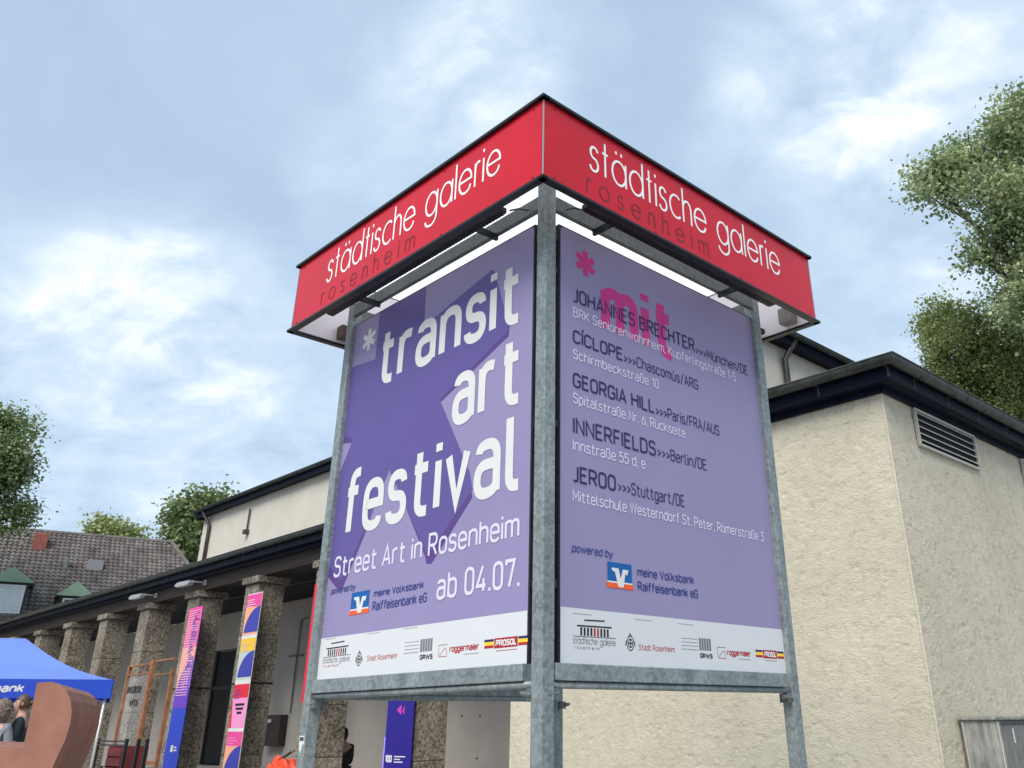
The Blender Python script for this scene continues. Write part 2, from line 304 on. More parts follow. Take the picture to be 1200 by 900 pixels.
# ------------------------------------------------------------------ stroke font
X = .72
GL = {
'a': (.44, ['.03,.6 v.22,.72 h.43,.52 L.43,0', '.43,.42 L.2,.42 h0,.2 v.19,0 h.43,.17']),
'b': (.44, ['0,1 L0,0', '0,.45 v.23,.72 h.44,.47 L.44,.25 v.23,0 h0,.27']),
'c': (.42, ['.41,.56 v.22,.72 h0,.47 L0,.25 v.22,0 h.41,.16']),
'd': (.44, ['.44,1 L.44,0', '.44,.45 v.21,.72 h0,.47 L0,.25 v.21,0 h.44,.27']),
'e': (.44, ['0,.37 L.44,.37 L.44,.47 v.22,.72 h0,.47 L0,.25 v.23,0 h.42,.13']),
'f': (.34, ['.12,0 L.12,.8 v.28,1 L.35,1', '0,.69 L.32,.69']),
'g': (.44, ['.44,.45 v.21,.72 h0,.47 L0,.25 v.21,0 h.44,.27', '.44,.72 L.44,-.05 v.22,-.27 h.02,-.17']),
'h': (.44, ['0,0 L0,1', '0,.46 v.24,.72 h.44,.49 L.44,0']),
'i': (.0, ['0,0 L0,.72', '0,.87 L0,1.0']),
'j': (.1, ['.1,.72 L.1,-.1 v0,-.27', '.1,.87 L.1,1.0']),
'k': (.42, ['0,0 L0,1', '.4,.72 L.02,.3', '.15,.44 L.42,0']),
'l': (.18, ['0,1 L0,.16 v.14,0 L.2,0']),
'm': (.7, ['0,0 L0,.72', '0,.5 v.19,.72 h.35,.53 L.35,0', '.35,.5 v.54,.72 h.7,.53 L.7,0']),
'n': (.44, ['0,0 L0,.72', '0,.46 v.24,.72 h.44,.49 L.44,0']),
'o': (.44, ['0,.47 v.22,.72 h.44,.47 L.44,.25 v.22,0 h0,.25 z']),
'p': (.44, ['0,.72 L0,-.27', '0,.45 v.23,.72 h.44,.47 L.44,.25 v.23,0 h0,.27']),
'q': (.44, ['.44,.72 L.44,-.27', '.44,.45 v.21,.72 h0,.47 L0,.25 v.21,0 h.44,.27']),
'r': (.3, ['0,0 L0,.72', '0,.48 v.2,.72 L.31,.7']),
's': (.4, ['.38,.58 v.2,.72 h.02,.54 v.2,.37 h.4,.19 v.2,0 h0,.14']),
't': (.36, ['.12,.95 L.12,.18 v.28,0 L.37,0', '0,.69 L.35,.69']),
'u': (.44, ['0,.72 L0,.23 v.2,0 h.44,.26', '.44,.72 L.44,0']),
'v': (.44, ['0,.72 L.22,0 L.44,.72']),
'w': (.66, ['0,.72 L.17,0 L.33,.7 L.49,0 L.66,.72']),
'y': (.44, ['0,.72 L.22,.02', '.44,.72 L.17,-.18 L.06,-.27']),
'z': (.4, ['0,.72 L.4,.72 L0,0 L.4,0']),
'ß': (.44, ['0,0 L0,.78 v.2,1 h.4,.8 v.24,.58 h.44,.28 v.22,0 L.15,0']),
'A': (.54, ['0,0 L.27,1 L.54,0', '.09,.3 L.45,.3']),
'B': (.5, ['0,0 L0,1 L.26,1 h.46,.77 v.26,.54 L0,.54', '.26,.54 h.5,.27 v.26,0 L0,0']),
'C': (.5, ['.49,.78 v.25,1 h0,.72 L0,.28 v.25,0 h.49,.22']),
'D': (.5, ['0,0 L0,1 L.24,1 h.5,.72 L.5,.28 v.24,0 z']),
'E': (.44, ['.44,1 L0,1 L0,0 L.44,0', '0,.52 L.38,.52']),
'F': (.42, ['.43,1 L0,1 L0,0', '0,.5 L.38,.5']),
'G': (.5, ['.49,.78 v.25,1 h0,.72 L0,.28 v.25,0 h.5,.25 L.5,.47 L.27,.47']),
'H': (.5, ['0,0 L0,1', '.5,0 L.5,1', '0,.52 L.5,.52']),
'I': (.0, ['0,0 L0,1']),
'J': (.3, ['.3,1 L.3,.22 v.12,0 L0,.02']),
'K': (.5, ['0,0 L0,1', '.48,1 L.02,.36', '.16,.54 L.5,0']),
'L': (.42, ['0,1 L0,0 L.43,0']),
'M': (.62, ['0,0 L0,1 L.31,.3 L.62,1 L.62,0']),
'N': (.5, ['0,0 L0,1 L.5,0 L.5,1']),
'O': (.5, ['0,.72 v.25,1 h.5,.72 L.5,.28 v.25,0 h0,.28 z']),
'P': (.48, ['0,0 L0,1 L.26,1 h.49,.73 v.26,.45 L0,.45']),
'R': (.5, ['0,0 L0,1 L.26,1 h.49,.74 v.26,.47 L0,.47', '.26,.47 L.51,0']),
'S': (.48, ['.46,.8 v.24,1 h.01,.76 v.24,.52 h.48,.26 v.24,0 h0,.19']),
'T': (.5, ['0,1 L.5,1', '.25,1 L.25,0']),
'U': (.5, ['0,1 L0,.28 v.25,0 h.5,.28 L.5,1']),
'V': (.54, ['0,1 L.27,0 L.54,1']),
'W': (.8, ['0,1 L.2,0 L.4,.95 L.6,0 L.8,1']),
'0': (.44, ['0,.74 v.22,1 h.44,.74 L.44,.26 v.22,0 h0,.26 z']),
'1': (.22, ['0,.76 L.2,1 L.2,0']),
'3': (.42, ['0,1 L.42,1 L.17,.6 h.44,.3 v.2,0 h0,.18']),
'4': (.48, ['.3,1 L0,.22 L.48,.22', '.36,.5 L.36,0']),
'5': (.42, ['.4,1 L.04,1 L.02,.5', '.02,.5 v.2,.62 h.43,.32 v.2,0 h0,.18']),
'6': (.44, ['.3,1 L.04,.45', '0,.3 v.22,.6 h.44,.3 v.22,0 h0,.3 z']),
'7': (.42, ['0,.84 L0,1 L.42,1 L.16,0']),
'.': (.0, ['0,-.04 L0,.1']), ',': (.0, ['0,.08 L-.04,-.14']), '-': (.22, ['0,.42 L.22,.42']),
'/': (.34, ['0,-.12 L.34,1.05']), '>': (.36, ['0,.62 L.36,.36 L0,.1']), ' ': (.12, []),
'*': (.4, ['.2,.5 L.2,.94', '.0,.6 L.4,.84', '.0,.84 L.4,.6'])}
for base, acc_, new in (('a', ['.1,.9 L.1,1', '.32,.9 L.32,1'], 'ä'), ('o', ['.1,.88 L.1,1', '.34,.88 L.34,1'], 'ö'), ('u', ['.1,.88 L.1,1', '.34,.88 L.34,1'], 'ü'),
                        ('u', ['.16,.84 L.3,1.02'], 'ú'), ('I', ['-.04,1.12 L.1,1.3'], 'Í')):
    GL[new] = (GL[base][0], GL[base][1] + acc_)
FX = .66
FU = {  # light geometric letters of the red panels
's': (.34, ['.32,.55 v.17,.66 h.02,.51 v.17,.35 h.34,.17 v.16,0 h0,.13']),
't': (.26, ['.13,.93 L.13,0', '0,.64 L.26,.64']),
'a': (.62, ['.62,.33 v.31,.66 h0,.33 v.31,0 h.62,.33', '.62,.66 L.62,0']),
'd': (.62, ['.62,.33 v.31,.66 h0,.33 v.31,0 h.62,.33', '.62,1 L.62,0']),
'g': (.62, ['.62,.33 v.31,.66 h0,.33 v.31,0 h.62,.33', '.62,.66 L.62,-.05 v.31,-.3 h.02,-.12']),
'e': (.62, ['0,.35 L.62,.35 v.31,.66 h0,.33 v.31,0 h.58,.18']),
'o': (.62, ['.62,.33 v.31,.66 h0,.33 v.31,0 h.62,.33 z']),
'c': (.5, ['.54,.56 h.3,.66 L.3,.66 h0,.33 v.31,0 L.31,0 h.54,.1']),
'h': (.42, ['0,0 L0,1', '0,.4 v.22,.66 h.42,.42 L.42,0']),
'n': (.42, ['0,0 L0,.66', '0,.4 v.22,.66 h.42,.42 L.42,0']),
'm': (.74, ['0,0 L0,.66', '0,.42 v.2,.66 h.37,.44 L.37,0', '.37,.42 v.57,.66 h.74,.44 L.74,0']),
'r': (.22, ['0,0 L0,.66', '0,.42 v.15,.66 L.23,.63']),
'l': (0, ['0,0 L0,1']), 'i': (0, ['0,0 L0,.66', '0,.83 L0,.92']), ' ': (.28, [])}
FU['c'] = (.5, ['.5,.57 v.31,.66 h0,.33 v.31,0 h.5,.09'])
FU['ä'] = (.62, FU['a'][1] + ['.19,.83 L.19,.92', '.43,.83 L.43,.92'])
def parse(s, kap):
    pts = []; closed = False
    for tk in s.split():
        if tk == 'z': closed = True; continue
        op = 'M' if tk[0] not in 'Lhv' else tk[0]
        x, y = map(float, (tk if op == 'M' else tk[1:]).split(','))
        if op in 'ML': pts.append((x, y)); continue
        x0, y0 = pts[-1]; k = kap
        c1 = (x0 + k * (x - x0), y0) if op == 'h' else (x0, y0 + k * (y - y0))
        c2 = (x, y - k * (y - y0)) if op == 'h' else (x - k * (x - x0), y)
        for i in range(1, 8):
            t = i / 7; a = (1 - t) ** 3; b = 3 * (1 - t) ** 2 * t; c = 3 * (1 - t) * t * t; d = t ** 3
            pts.append((a * x0 + b * c1[0] + c * c2[0] + d * x, a * y0 + b * c1[1] + c * c2[1] + d * y))
    q = [pts[0]]
    for p in pts[1:]:
        if math.hypot(p[0] - q[-1][0], p[1] - q[-1][1]) > 1e-5: q.append(p)
    if closed and math.hypot(q[0][0] - q[-1][0], q[0][1] - q[-1][1]) < 1e-5: q.pop()
    return q, closed
def ribbon(pts, closed, th):
    n = len(pts); L_, R_ = [], []
    for i in range(n):
        p = pts[i]
        if closed: a, b = pts[(i - 1) % n], pts[(i + 1) % n]
        else: a, b = (pts[i - 1] if i > 0 else None), (pts[i + 1] if i < n - 1 else None)
        def nr(u, v):
            dx, dy = v[0] - u[0], v[1] - u[1]; l = math.hypot(dx, dy) or 1; return (-dy / l, dx / l)
        if a is None: m_ = nr(p, b); s = 1
        elif b is None: m_ = nr(a, p); s = 1
        else:
            n1, n2 = nr(a, p), nr(p, b); mx_, my_ = n1[0] + n2[0], n1[1] + n2[1]; l = math.hypot(mx_, my_)
            if l < 0.2: m_ = n1; s = 1
            else: m_ = (mx_ / l, my_ / l); s = min(2.2, 1 / max(.3, m_[0] * n1[0] + m_[1] * n1[1]))
        L_.append((p[0] + m_[0] * th / 2 * s, p[1] + m_[1] * th / 2 * s)); R_.append((p[0] - m_[0] * th / 2 * s, p[1] - m_[1] * th / 2 * s))
    qs = [(L_[i], R_[i], R_[(i + 1) % n], L_[(i + 1) % n]) for i in range(n if closed else n - 1)]
    return qs
def text(parent, s, x0, x1, zb, cap, th, m, yoff, font=GL, kap=.66, slant=0.0, gap=None, name='lettering', ys=-1.0):
    """text laid on the plane y=yoff of the parent, reading along +x; width fitted to x0..x1; outline built as thin raised ribbons"""
    gap = gap if gap is not None else .2
    adv = 0; items = []
    for ch in s:
        w_, st = font[ch]; items.append((adv, st)); adv += w_ + gap
    width = adv - gap
    sx = (x1 - x0 - th) / width if x1 is not None else cap
    V, Fc = [], []; big_l = cap > 0.2 and name == 'lettering'; mm_ = []
    for ax, st in items:
        if big_l: V, Fc = [], []
        for j, q in enumerate(st):
            pts, cl = parse(q, kap)
            P = [(x0 + th / 2 + (ax + px) * sx + slant * py * cap, zb + th / 2 + py * (cap - th)) for px, py in pts]
            yy = yoff + ys * 0.00012 * (j % 4)
            for quad in ribbon(P, cl, th):
                b = len(V); V += [(a[0], yy, a[1]) for a in quad]; Fc.append((b, b + 1, b + 2, b + 3))
        if big_l and V: mm_.append(py_obj('letter', V, Fc, m, parent))
    if big_l: return mm_
    return py_obj(name, V, Fc, m, parent, kind='stuff')
def sheet(parent, poly, m, yoff, name='print'):
    tr = tessellate_polygon([[Vector((x, z, 0)) for x, z in poly]])
    return py_obj(name, [(x, yoff, z) for x, z in poly], [tuple(q) for q in tr], m, parent)
def rect(x0, x1, z0, z1): return [(x0, z0), (x1, z0), (x1, z1), (x0, z1)]
def flat_strokes(parent, lines, th, m, yoff, name='print'):
    V, Fc = [], []
    for i, (pts, cl) in enumerate(lines):
        for quad in ribbon(pts, cl, th):
            b = len(V); V += [(a[0], yoff - 0.00015 * (i % 5), a[1]) for a in quad]; Fc.append((b, b + 1, b + 2, b + 3))
    return py_obj(name, V, Fc, m, parent, kind='stuff')
def circ(cx, cz, rx, rz, n=20): return [(cx + rx * math.cos(2 * math.pi * k / n), cz + rz * math.sin(2 * math.pi * k / n)) for k in range(n)]

# ------------------------------------------------------------------ frames of reference
PHI = math.atan2(-0.706508, 0.707705)                 # local x runs right along the facade, y into the building
E1 = Vector((-0.707705, 0.706508, 0)); E2 = Vector((0.706508, 0.707705, 0))
WC = Vector((3.415, 9.545, 0))                        # corner of the wing
def FB(t, s, z=0): return WC + E1 * t + E2 * s + Vector((0, 0, z))

# ------------------------------------------------------------------ ground
asph = mat('asphalt', (0.05, 0.05, 0.052), 0.9, 0, 0.3, 30, 0.4, 200, col2=(0.08, 0.08, 0.078))
pave = mat('pale concrete paving', (0.30, 0.29, 0.27), 0.85, 0, 0.15, 4, 0.2, 60)
bm = bmesh.new(); box(bm, -1500, 1500, -1500, 1500, -0.5, 0.0)
g = bm_obj('ground', bm, pave); g['kind'] = 'structure'
bm = bmesh.new(); box(bm, -58, -3.5, -9.0, 3.2, 0.004, 0.30, 0.02)
g = bm_obj('terrace', bm, pave); g['kind'] = 'structure'; g.location = WC; g.rotation_euler = (0, 0, PHI)
bm = bmesh.new(); box(bm, -26, -17.5, 0.70, 2.99, 0.302, 0.60, 0.02)
g = bm_obj('entrance_step', bm, pave); g['kind'] = 'structure'; g.location = WC; g.rotation_euler = (0, 0, PHI)

# ------------------------------------------------------------------ gallery building
BL = thing('gallery_building', 'cream rendered gallery with colonnade of stone pillars and dark overhanging eaves behind the sign tower', 'building', WC, PHI)
def fbm(nx, nz, dx, dz, scale, octaves, seed, zst=1.0):
    rng = np.random.RandomState(seed); xs = np.arange(nx) * dx / scale; zs = np.arange(nz) * dz * zst / scale
    tot_ = np.zeros((nx, nz)); amp = 1.0
    for o in range(octaves):
        f = 2 ** o; gx = int(xs[-1] * f) + 3; gz = int(zs[-1] * f) + 3; G = rng.rand(gx, gz)
        ix = (xs * f).astype(int); fx = xs * f - ix; iz = (zs * f).astype(int); fz = zs * f - iz
        fx = fx * fx * (3 - 2 * fx); fz = fz * fz * (3 - 2 * fz)
        a = G[np.ix_(ix, iz)]; b = G[np.ix_(ix + 1, iz)]; c = G[np.ix_(ix, iz + 1)]; d = G[np.ix_(ix + 1, iz + 1)]
        tot_ += amp * ((a * (1 - fx)[:, None] + b * fx[:, None]) * (1 - fz)[None] + (c * (1 - fx)[:, None] + d * fx[:, None]) * fz[None]); amp *= .5
    return tot_ / (2 - .5 ** (octaves - 1))
def rough_wall(name, length, z0, z1, place, seed, step=0.018, amp=0.012):
    nx = int(length / step) + 1; nz = int((z1 - z0) / step) + 1; dx = length / (nx - 1); dz = (z1 - z0) / (nz - 1)
    a = fbm(nx, nz, dx, dz, 0.14, 3, seed, 2.0); b = fbm(nx, nz, dx, dz, 0.09, 2, seed + 5, 1.8); c = fbm(nx, nz, dx, dz, 0.6, 3, seed + 9)
    ridge = 1 - np.abs(a - 0.5) * 2
    groove = np.clip((ridge - 0.90) / 0.10, 0, 1) * np.clip((b - 0.45) / 0.15, 0, 1)
    h = amp * (0.5 * b + 0.3 * c) - 0.012 * groove
    I, J = np.meshgrid(np.arange(nx), np.arange(nz), indexing='ij')
    V = np.array(place(I * dx, h, z0 + J * dz)).reshape(3, -1).T
    id_ = (I * nz + J); q = np.stack([id_[:-1, :-1], id_[1:, :-1], id_[1:, 1:], id_[:-1, 1:]], -1).reshape(-1, 4)
    me = bpy.data.meshes.new(name); me.vertices.add(len(V)); me.vertices.foreach_set('co', V.ravel())
    me.loops.add(q.size); me.loops.foreach_set('vertex_index', q.ravel().astype(np.int32))
    me.polygons.add(len(q)); me.polygons.foreach_set('loop_start', np.arange(0, q.size, 4, dtype=np.int32))
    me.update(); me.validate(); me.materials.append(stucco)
    o = bpy.data.objects.new(name, me); link(o); return o
# wing: rendered shells over a core
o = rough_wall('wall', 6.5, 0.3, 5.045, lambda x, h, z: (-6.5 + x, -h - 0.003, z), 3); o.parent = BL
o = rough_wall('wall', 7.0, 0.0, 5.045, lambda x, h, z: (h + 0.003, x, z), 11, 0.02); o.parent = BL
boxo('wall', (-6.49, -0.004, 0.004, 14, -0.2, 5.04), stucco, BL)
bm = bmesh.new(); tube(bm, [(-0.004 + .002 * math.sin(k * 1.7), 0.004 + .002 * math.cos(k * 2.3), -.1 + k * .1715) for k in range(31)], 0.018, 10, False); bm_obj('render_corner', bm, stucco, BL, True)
# colonnade rear wall pieces leave the doorways open
bmw = bmesh.new()
def wseg(t0, t1, z0, z1, y0=3.0, y1=3.3): box(bmw, -t1, -t0, y0, y1, z0, z1)
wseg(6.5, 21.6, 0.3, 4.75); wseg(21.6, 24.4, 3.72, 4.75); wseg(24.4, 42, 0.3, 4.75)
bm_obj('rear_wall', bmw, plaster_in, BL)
boxo('doorway_lining', (-24.4, -21.6, 3.9, 4.0, 0.3, 3.8), dark_metal, BL)
bmd = bmesh.new()
for x in (-24.35, -23.02, -21.75): box(bmd, x, x + 0.1, 3.1, 3.18, 0.3, 3.7)
box(bmd, -24.35, -21.65, 3.1, 3.18, 2.6, 2.7); bm_obj('door_frame', bmd, dark_metal, BL)
glass_dk = mat('dark door glass', (0.006, 0.007, 0.009), 0.35, 0, 0.1, 2, spec=0.15)
for x0, x1 in ((-24.25, -23.02), (-22.92, -21.75)):
    boxo('door_pane', (x0, x1, 3.13, 3.15, 0.3, 3.68), glass_dk, BL)
# colonnade ceiling, eaves, beam
boxo('colonnade_ceiling', (-42, -6.5, 0.35, 3.0, 4.78, 4.84), soffit_m, BL)
boxo('beam', (-42, -6.5, 0.06, 0.34, 4.705, 5.06), beam_m, BL, 0.01)
boxo('soffit', (-42, 0.19, -0.172, 0.0, 5.07, 5.10), soffit_m, BL)
boxo('soffit', (0.004, 0.19, 0.004, 14.4, 5.07, 5.10), soffit_m, BL)
bm = bmesh.new(); box(bm, -42, 0.05, -0.06, -0.02, 5.0, 5.068); box(bm, 0.02, 0.06, -0.06, 14, 5.0, 5.068); bm_obj('trim_board', bm, soffit_m, BL)
bm = bmesh.new(); box(bm, -42, 0.19, -0.212, -0.174, 5.075, 5.26); box(bm, 0.192, 0.23, -0.212, 14.4, 5.075, 5.26); bm_obj('fascia', bm, soffit_m, BL)
def gutter(name, x0, x1, y, z, r, axis='x', parent=BL, mitre0=0, mitre1=0):
    """open half-round gutter with a rolled front bead"""
    prof = [(-r * math.cos(a), -r * math.sin(a)) for a in [math.pi * k / 10 for k in range(11)]]
    prof = [(u, v) for u, v in prof] + [(u * 0.93, v * 0.93 + 0.003) for u, v in prof[::-1]]
    bm = bmesh.new(); rings = []
    for X_, mi in ((x0, mitre0), (x1, mitre1)):
        rings.append([bm.verts.new(((X_ + mi * (-u), y + u, z + v) if axis == 'x' else (y - u, X_ + mi * u, z + v))) for u, v in prof])
    n = len(prof)
    for k in range(n): bm.faces.new((rings[0][k], rings[0][(k + 1) % n], rings[1][(k + 1) % n], rings[1][k]))
    tube(bm, [(x0 if not mitre0 else x0, y - r, z + 0.004), (x1 + mitre1 * r, y - r, z + 0.004)] if axis == 'x' else [(y + r, x0 - mitre0 * r, z + 0.004), (y + r, x1, z + 0.004)], 0.011, 6)
    return bm_obj(name, bm, gutter_m, parent, True)
gutter('gutter', -42, 0.305, -0.305, 5.295, 0.085, 'x', BL, 0, 1)
gutter('gutter', -0.305, 14.4, 0.305, 5.295, 0.085, 'y', BL, 1, 0)
for k in range(24):            # joint sleeves
    x = 0.1 - 1.75 * k
    bm = bmesh.new(); pts = [(x, -0.305 - 0.089 * math.cos(a), 5.297 - 0.089 * math.sin(a)) for a in [math.pi * j / 10 for j in range(11)]]
    ring = [[bm.verts.new((p[0] + d, p[1], p[2])) for p in pts] for d in (0, 0.05)]
    for j in range(10): bm.faces.new((ring[0][j], ring[0][j + 1], ring[1][j + 1], ring[1][j]))
    bm_obj('gutter_sleeve', bm, gutter_m, BL)
for k in range(7):
    yv = 0.5 + 1.1 * k
    bm = bmesh.new(); pts = [(0.305 + 0.089 * math.cos(a), yv, 5.297 - 0.089 * math.sin(a)) for a in [math.pi * j / 10 for j in range(11)]]
    ring = [[bm.verts.new((p[0], p[1] + d, p[2])) for p in pts] for d in (0, 0.05)]
    for j in range(10): bm.faces.new((ring[0][j], ring[0][j + 1], ring[1][j + 1], ring[1][j]))
    bm_obj('gutter_sleeve', bm, gutter_m, BL)
for k in range(40):
    bm = bmesh.new(); xx = 0.22 - 0.9 * k; box(bm, xx - .012, xx + .012, -0.217, -0.213, 5.10, 5.25); box(bm, xx - .012, xx + .012, -0.388, -0.213, 5.206, 5.2095); bm_obj('gutter_bracket', bm, gutter_m, BL)
for k in range(8):
    bm = bmesh.new(); yy = 0.4 + 0.9 * k; box(bm, 0.231, 0.235, yy - .012, yy + .012, 5.10, 5.25); box(bm, 0.231, 0.388, yy - .012, yy + .012, 5.206, 5.2095); bm_obj('gutter_bracket', bm, gutter_m, BL)
# low roof over wing and colonnade (slopes up to the tall hall)
bm = bmesh.new()
def slab(bm, q, th=0.05):
    a = [bm.verts.new(p) for p in q]; b = [bm.verts.new((p[0], p[1], p[2] - th)) for p in q]; n = len(q)
    bm.faces.new(a); bm.faces.new(b[::-1])
    for i in range(n): bm.faces.new((a[i], b[i], b[(i + 1) % n], a[(i + 1) % n]))
slab(bm, [(-42, -0.27, 5.31), (0.27, -0.27, 5.31), (-4.49, 3.49, 5.80), (-42, 3.49, 5.80)])
slab(bm, [(0.27, -0.27, 5.31), (0.27, 14.4, 5.31), (-4.49, 14.4, 5.80), (-4.49, 3.49, 5.80)])
bm_obj('roof', bm, roofmetal, BL)
# tall hall
bm = bmesh.new(); box(bm, -28.15, -4.5, 3.5, 16, 4.9, 8.56); bm_obj('upper_wall', bm, stucco_up, BL)
bm = bmesh.new(); box(bm, -28.3, -4.28, 3.28, 16.4, 8.50, 8.545); bm_obj('upper_soffit', bm, soffit_m, BL)
bm = bmesh.new(); box(bm, -28.34, -4.24, 3.24, 3.278, 8.46, 8.66); box(bm, -4.278, -4.24, 3.28, 16.4, 8.46, 8.66); box(bm, -28.34, -28.302, 3.28, 16.4, 8.46, 8.66); bm_obj('upper_fascia', bm, soffit_m, BL)
bm = bmesh.new(); slab(bm, [(-28.36, 3.2, 8.70), (-4.2, 3.2, 8.70), (-8, 9, 9.1), (-24, 9, 9.1)]); slab(bm, [(-4.2, 3.2, 8.70), (-4.2, 16.4, 8.70), (-8, 9, 9.1)]); slab(bm, [(-28.36, 16.4, 8.7), (-28.36, 3.2, 8.70), (-24, 9, 9.1)])
bm_obj('upper_roof', bm, roofmetal, BL)
gutter('upper_gutter', -28.36, -4.165, 3.165, 8.70, 0.075, 'x', BL, 0, 1)
gutter('upper_gutter', 3.165, 16.4, -4.165, 8.70, 0.075, 'y', BL, 1, 0)
tubeo('downpipe', [(-27.65, 3.2, 8.62), (-27.55, 3.33, 8.35), (-27.42, 3.42, 8.1), (-27.40, 3.42, 5.8)], 0.06, pipe_m, BL, 10)
tubeo('downpipe', [(-4.22, 5.45, 8.62), (-4.3, 5.35, 8.42), (-4.40, 5.27, 8.2), (-4.40, 5.27, 5.8)], 0.065, pipe_m, BL, 10)
bm = bmesh.new(); tube(bm, [(-24.3, 3.44, 8.2), (-24.3, 3.44, 7.5)], 0.03, 8); box(bm, -24.38, -24.22, 3.33, 3.498, 7.35, 7.5, 0.02); bm_obj('wall_sounder', bm, pipe_m, BL)
tubeo('lightning_cable', [(-5.62, -0.04, 0.3), (-5.62, -0.04, 5.05)], 0.008, dark_metal, BL, 6)
# columns
cap_m = congl
col_parts = None
rngc = random.Random(4)
for k in range(11):
    t = 8.9 + 3.25 * k; x1 = -t; x0 = -t - 0.66
    cp = bpy.data.objects.new('column', None); link(cp); cp.parent = BL; cp.location = (x1, 0, 0)
    cuts = [0.3, 1.05, 1.95, 2.45, 3.45, 4.535]
    for a, b in zip(cuts, cuts[1:]):
        boxo('stone', (-0.66 + rngc.uniform(-.004, .004), rngc.uniform(-.004, .004), rngc.uniform(-.004, .004), 0.63, a + 0.006, b - 0.006), congl, cp, 0.014)
    boxo('core', (-0.64, -0.02, 0.02, 0.61, 0.3, 4.54), congl, cp)
    boxo('capital', (-0.74, 0.08, -0.08, 0.71, 4.55, 4.70), congl, cp, 0.018)
    if k in (1, 2, 3): 
        bm = bmesh.new(); box(bm, -0.675, 0.012, -0.014, 0.645, 2.435, 2.465); bm_obj('strap', bm, dark_metal, cp)
# louvred vents on the right wall
vent_m = mat('pale vent metal', (0.50, 0.48, 0.43), 0.5, 0.2, 0.1, 10)
black_hole = mat('vent interior', (0.004, 0.004, 0.005), 0.9)
for y0 in (0.70, 4.02):
    y1 = y0 + 1.70; z0, z1 = 4.515, 4.985
    v = bpy.data.objects.new('vent', None); link(v); v.parent = BL; v.location = (0.028, y0, z0)
    Lv, Hv = y1 - y0, z1 - z0; f = 0.024
    bm = bmesh.new(); box(bm, -0.01, 0.03, 0, Lv, 0, f); box(bm, -0.01, 0.03, 0, Lv, Hv - f, Hv); box(bm, -0.01, 0.03, 0, f, f, Hv - f); box(bm, -0.01, 0.03, Lv - f, Lv, f, Hv - f)
    bm_obj('frame', bm, vent_m, v); boxo('backing', (-0.012, -0.004, 0.01, Lv - 0.01, 0.01, Hv - 0.01), black_hole, v)
    for j in range(5):
        zc = f + (Hv - 2 * f) * (j + 0.5) / 5 + 0.02
        bm = bmesh.new(); a = [bm.verts.new(p) for p in ((0.002, f, zc + 0.016), (0.024, f, zc - 0.010), (0.024, Lv - f, zc - 0.010), (0.002, Lv - f, zc + 0.016))]
        b = [bm.verts.new((p.co.x, p.co.y, p.co.z - 0.006)) for p in a]
        bm.faces.new(a); bm.faces.new(b[::-1])
        for i in range(4): bm.faces.new((a[i], b[i], b[(i + 1) % 4], a[(i + 1) % 4]))
        bm_obj('slat', bm, vent_m, v)
# notice box, conduit, holes on the rear wall
nb = thing('letterbox', 'dark brown metal wall box with small white label behind the banner pillar', 'letterbox', FB(19.45, 2.9), PHI)
boxo('body', (-0.42, 0.42, -0.12, 0.09, 1.12, 1.86), mat('dark brown paint', (0.035, 0.018, 0.018), 0.4, 0, 0.2, 5), nb, 0.012)
boxo('label_plate', (-0.28, -0.08, -0.124, -0.119, 1.68, 1.76), white_pr, nb)
bm = bmesh.new(); tube(bm, [(-18.9, 2.96, 1.9), (-18.9, 2.96, 4.2), (-18.6, 2.96, 4.25)], 0.02, 6); box(bm, -19.35, -18.6, 2.95, 2.99, 3.28, 3.32); bm_obj('conduit', bm, galv_dark, BL)
tubeo('ceiling_rail', [(-21, 1.2, 4.7), (-9, 1.2, 4.7)], 0.03, dark_metal, BL)
bm = bmesh.new()
for i, (t, z) in enumerate([(12.9, 1.72), (12.3, 1.72), (11.6, 1.72), (11.0, 1.72), (11.05, 0.95), (13.3, 1.4)]): box(bm, -t - 0.02, -t + 0.02, 2.992, 3.01, z, z + 0.035)
bm_obj('wall_anchor', bm, dark_metal, BL)

# ------------------------------------------------------------------ lamps under the eaves
lamp_m = mat('light grey lamp casting', (0.42, 0.42, 0.42), 0.35, 0.3, 0.1, 8)
for i, (t, lab) in enumerate([(18.55, 'grey floodlight on the beam above the purple banner pillar, nearer of the two'), (21.75, 'grey floodlight on the beam further left, above the pillar with the rusty frame')]):
    L_ = thing('floodlight', lab, 'lamp', FB(t, -0.02, 4.86), PHI, 'floodlights under the eaves')
    bm = bmesh.new(); tube(bm, [(0, 0.06, 0.02), (0, -0.25, 0.02)], 0.02, 8); box(bm, -0.07, 0.07, 0.05, 0.078, -0.04, 0.08); bm_obj('arm', bm, lamp_m, L_)
    bm = bmesh.new(); pf = [(-0.95, 0.0), (-0.78, -0.05), (-0.1, -0.06), (0.0, -0.02), (0.0, 0.05), (-0.7, 0.07), (-0.85, 0.05)]
    prism(bm, pf, -0.34, -0.20); bmesh.ops.bevel(bm, geom=bm.edges[:], offset=0.012, segments=2, affect='EDGES'); bm_obj('housing', bm, lamp_m, L_)

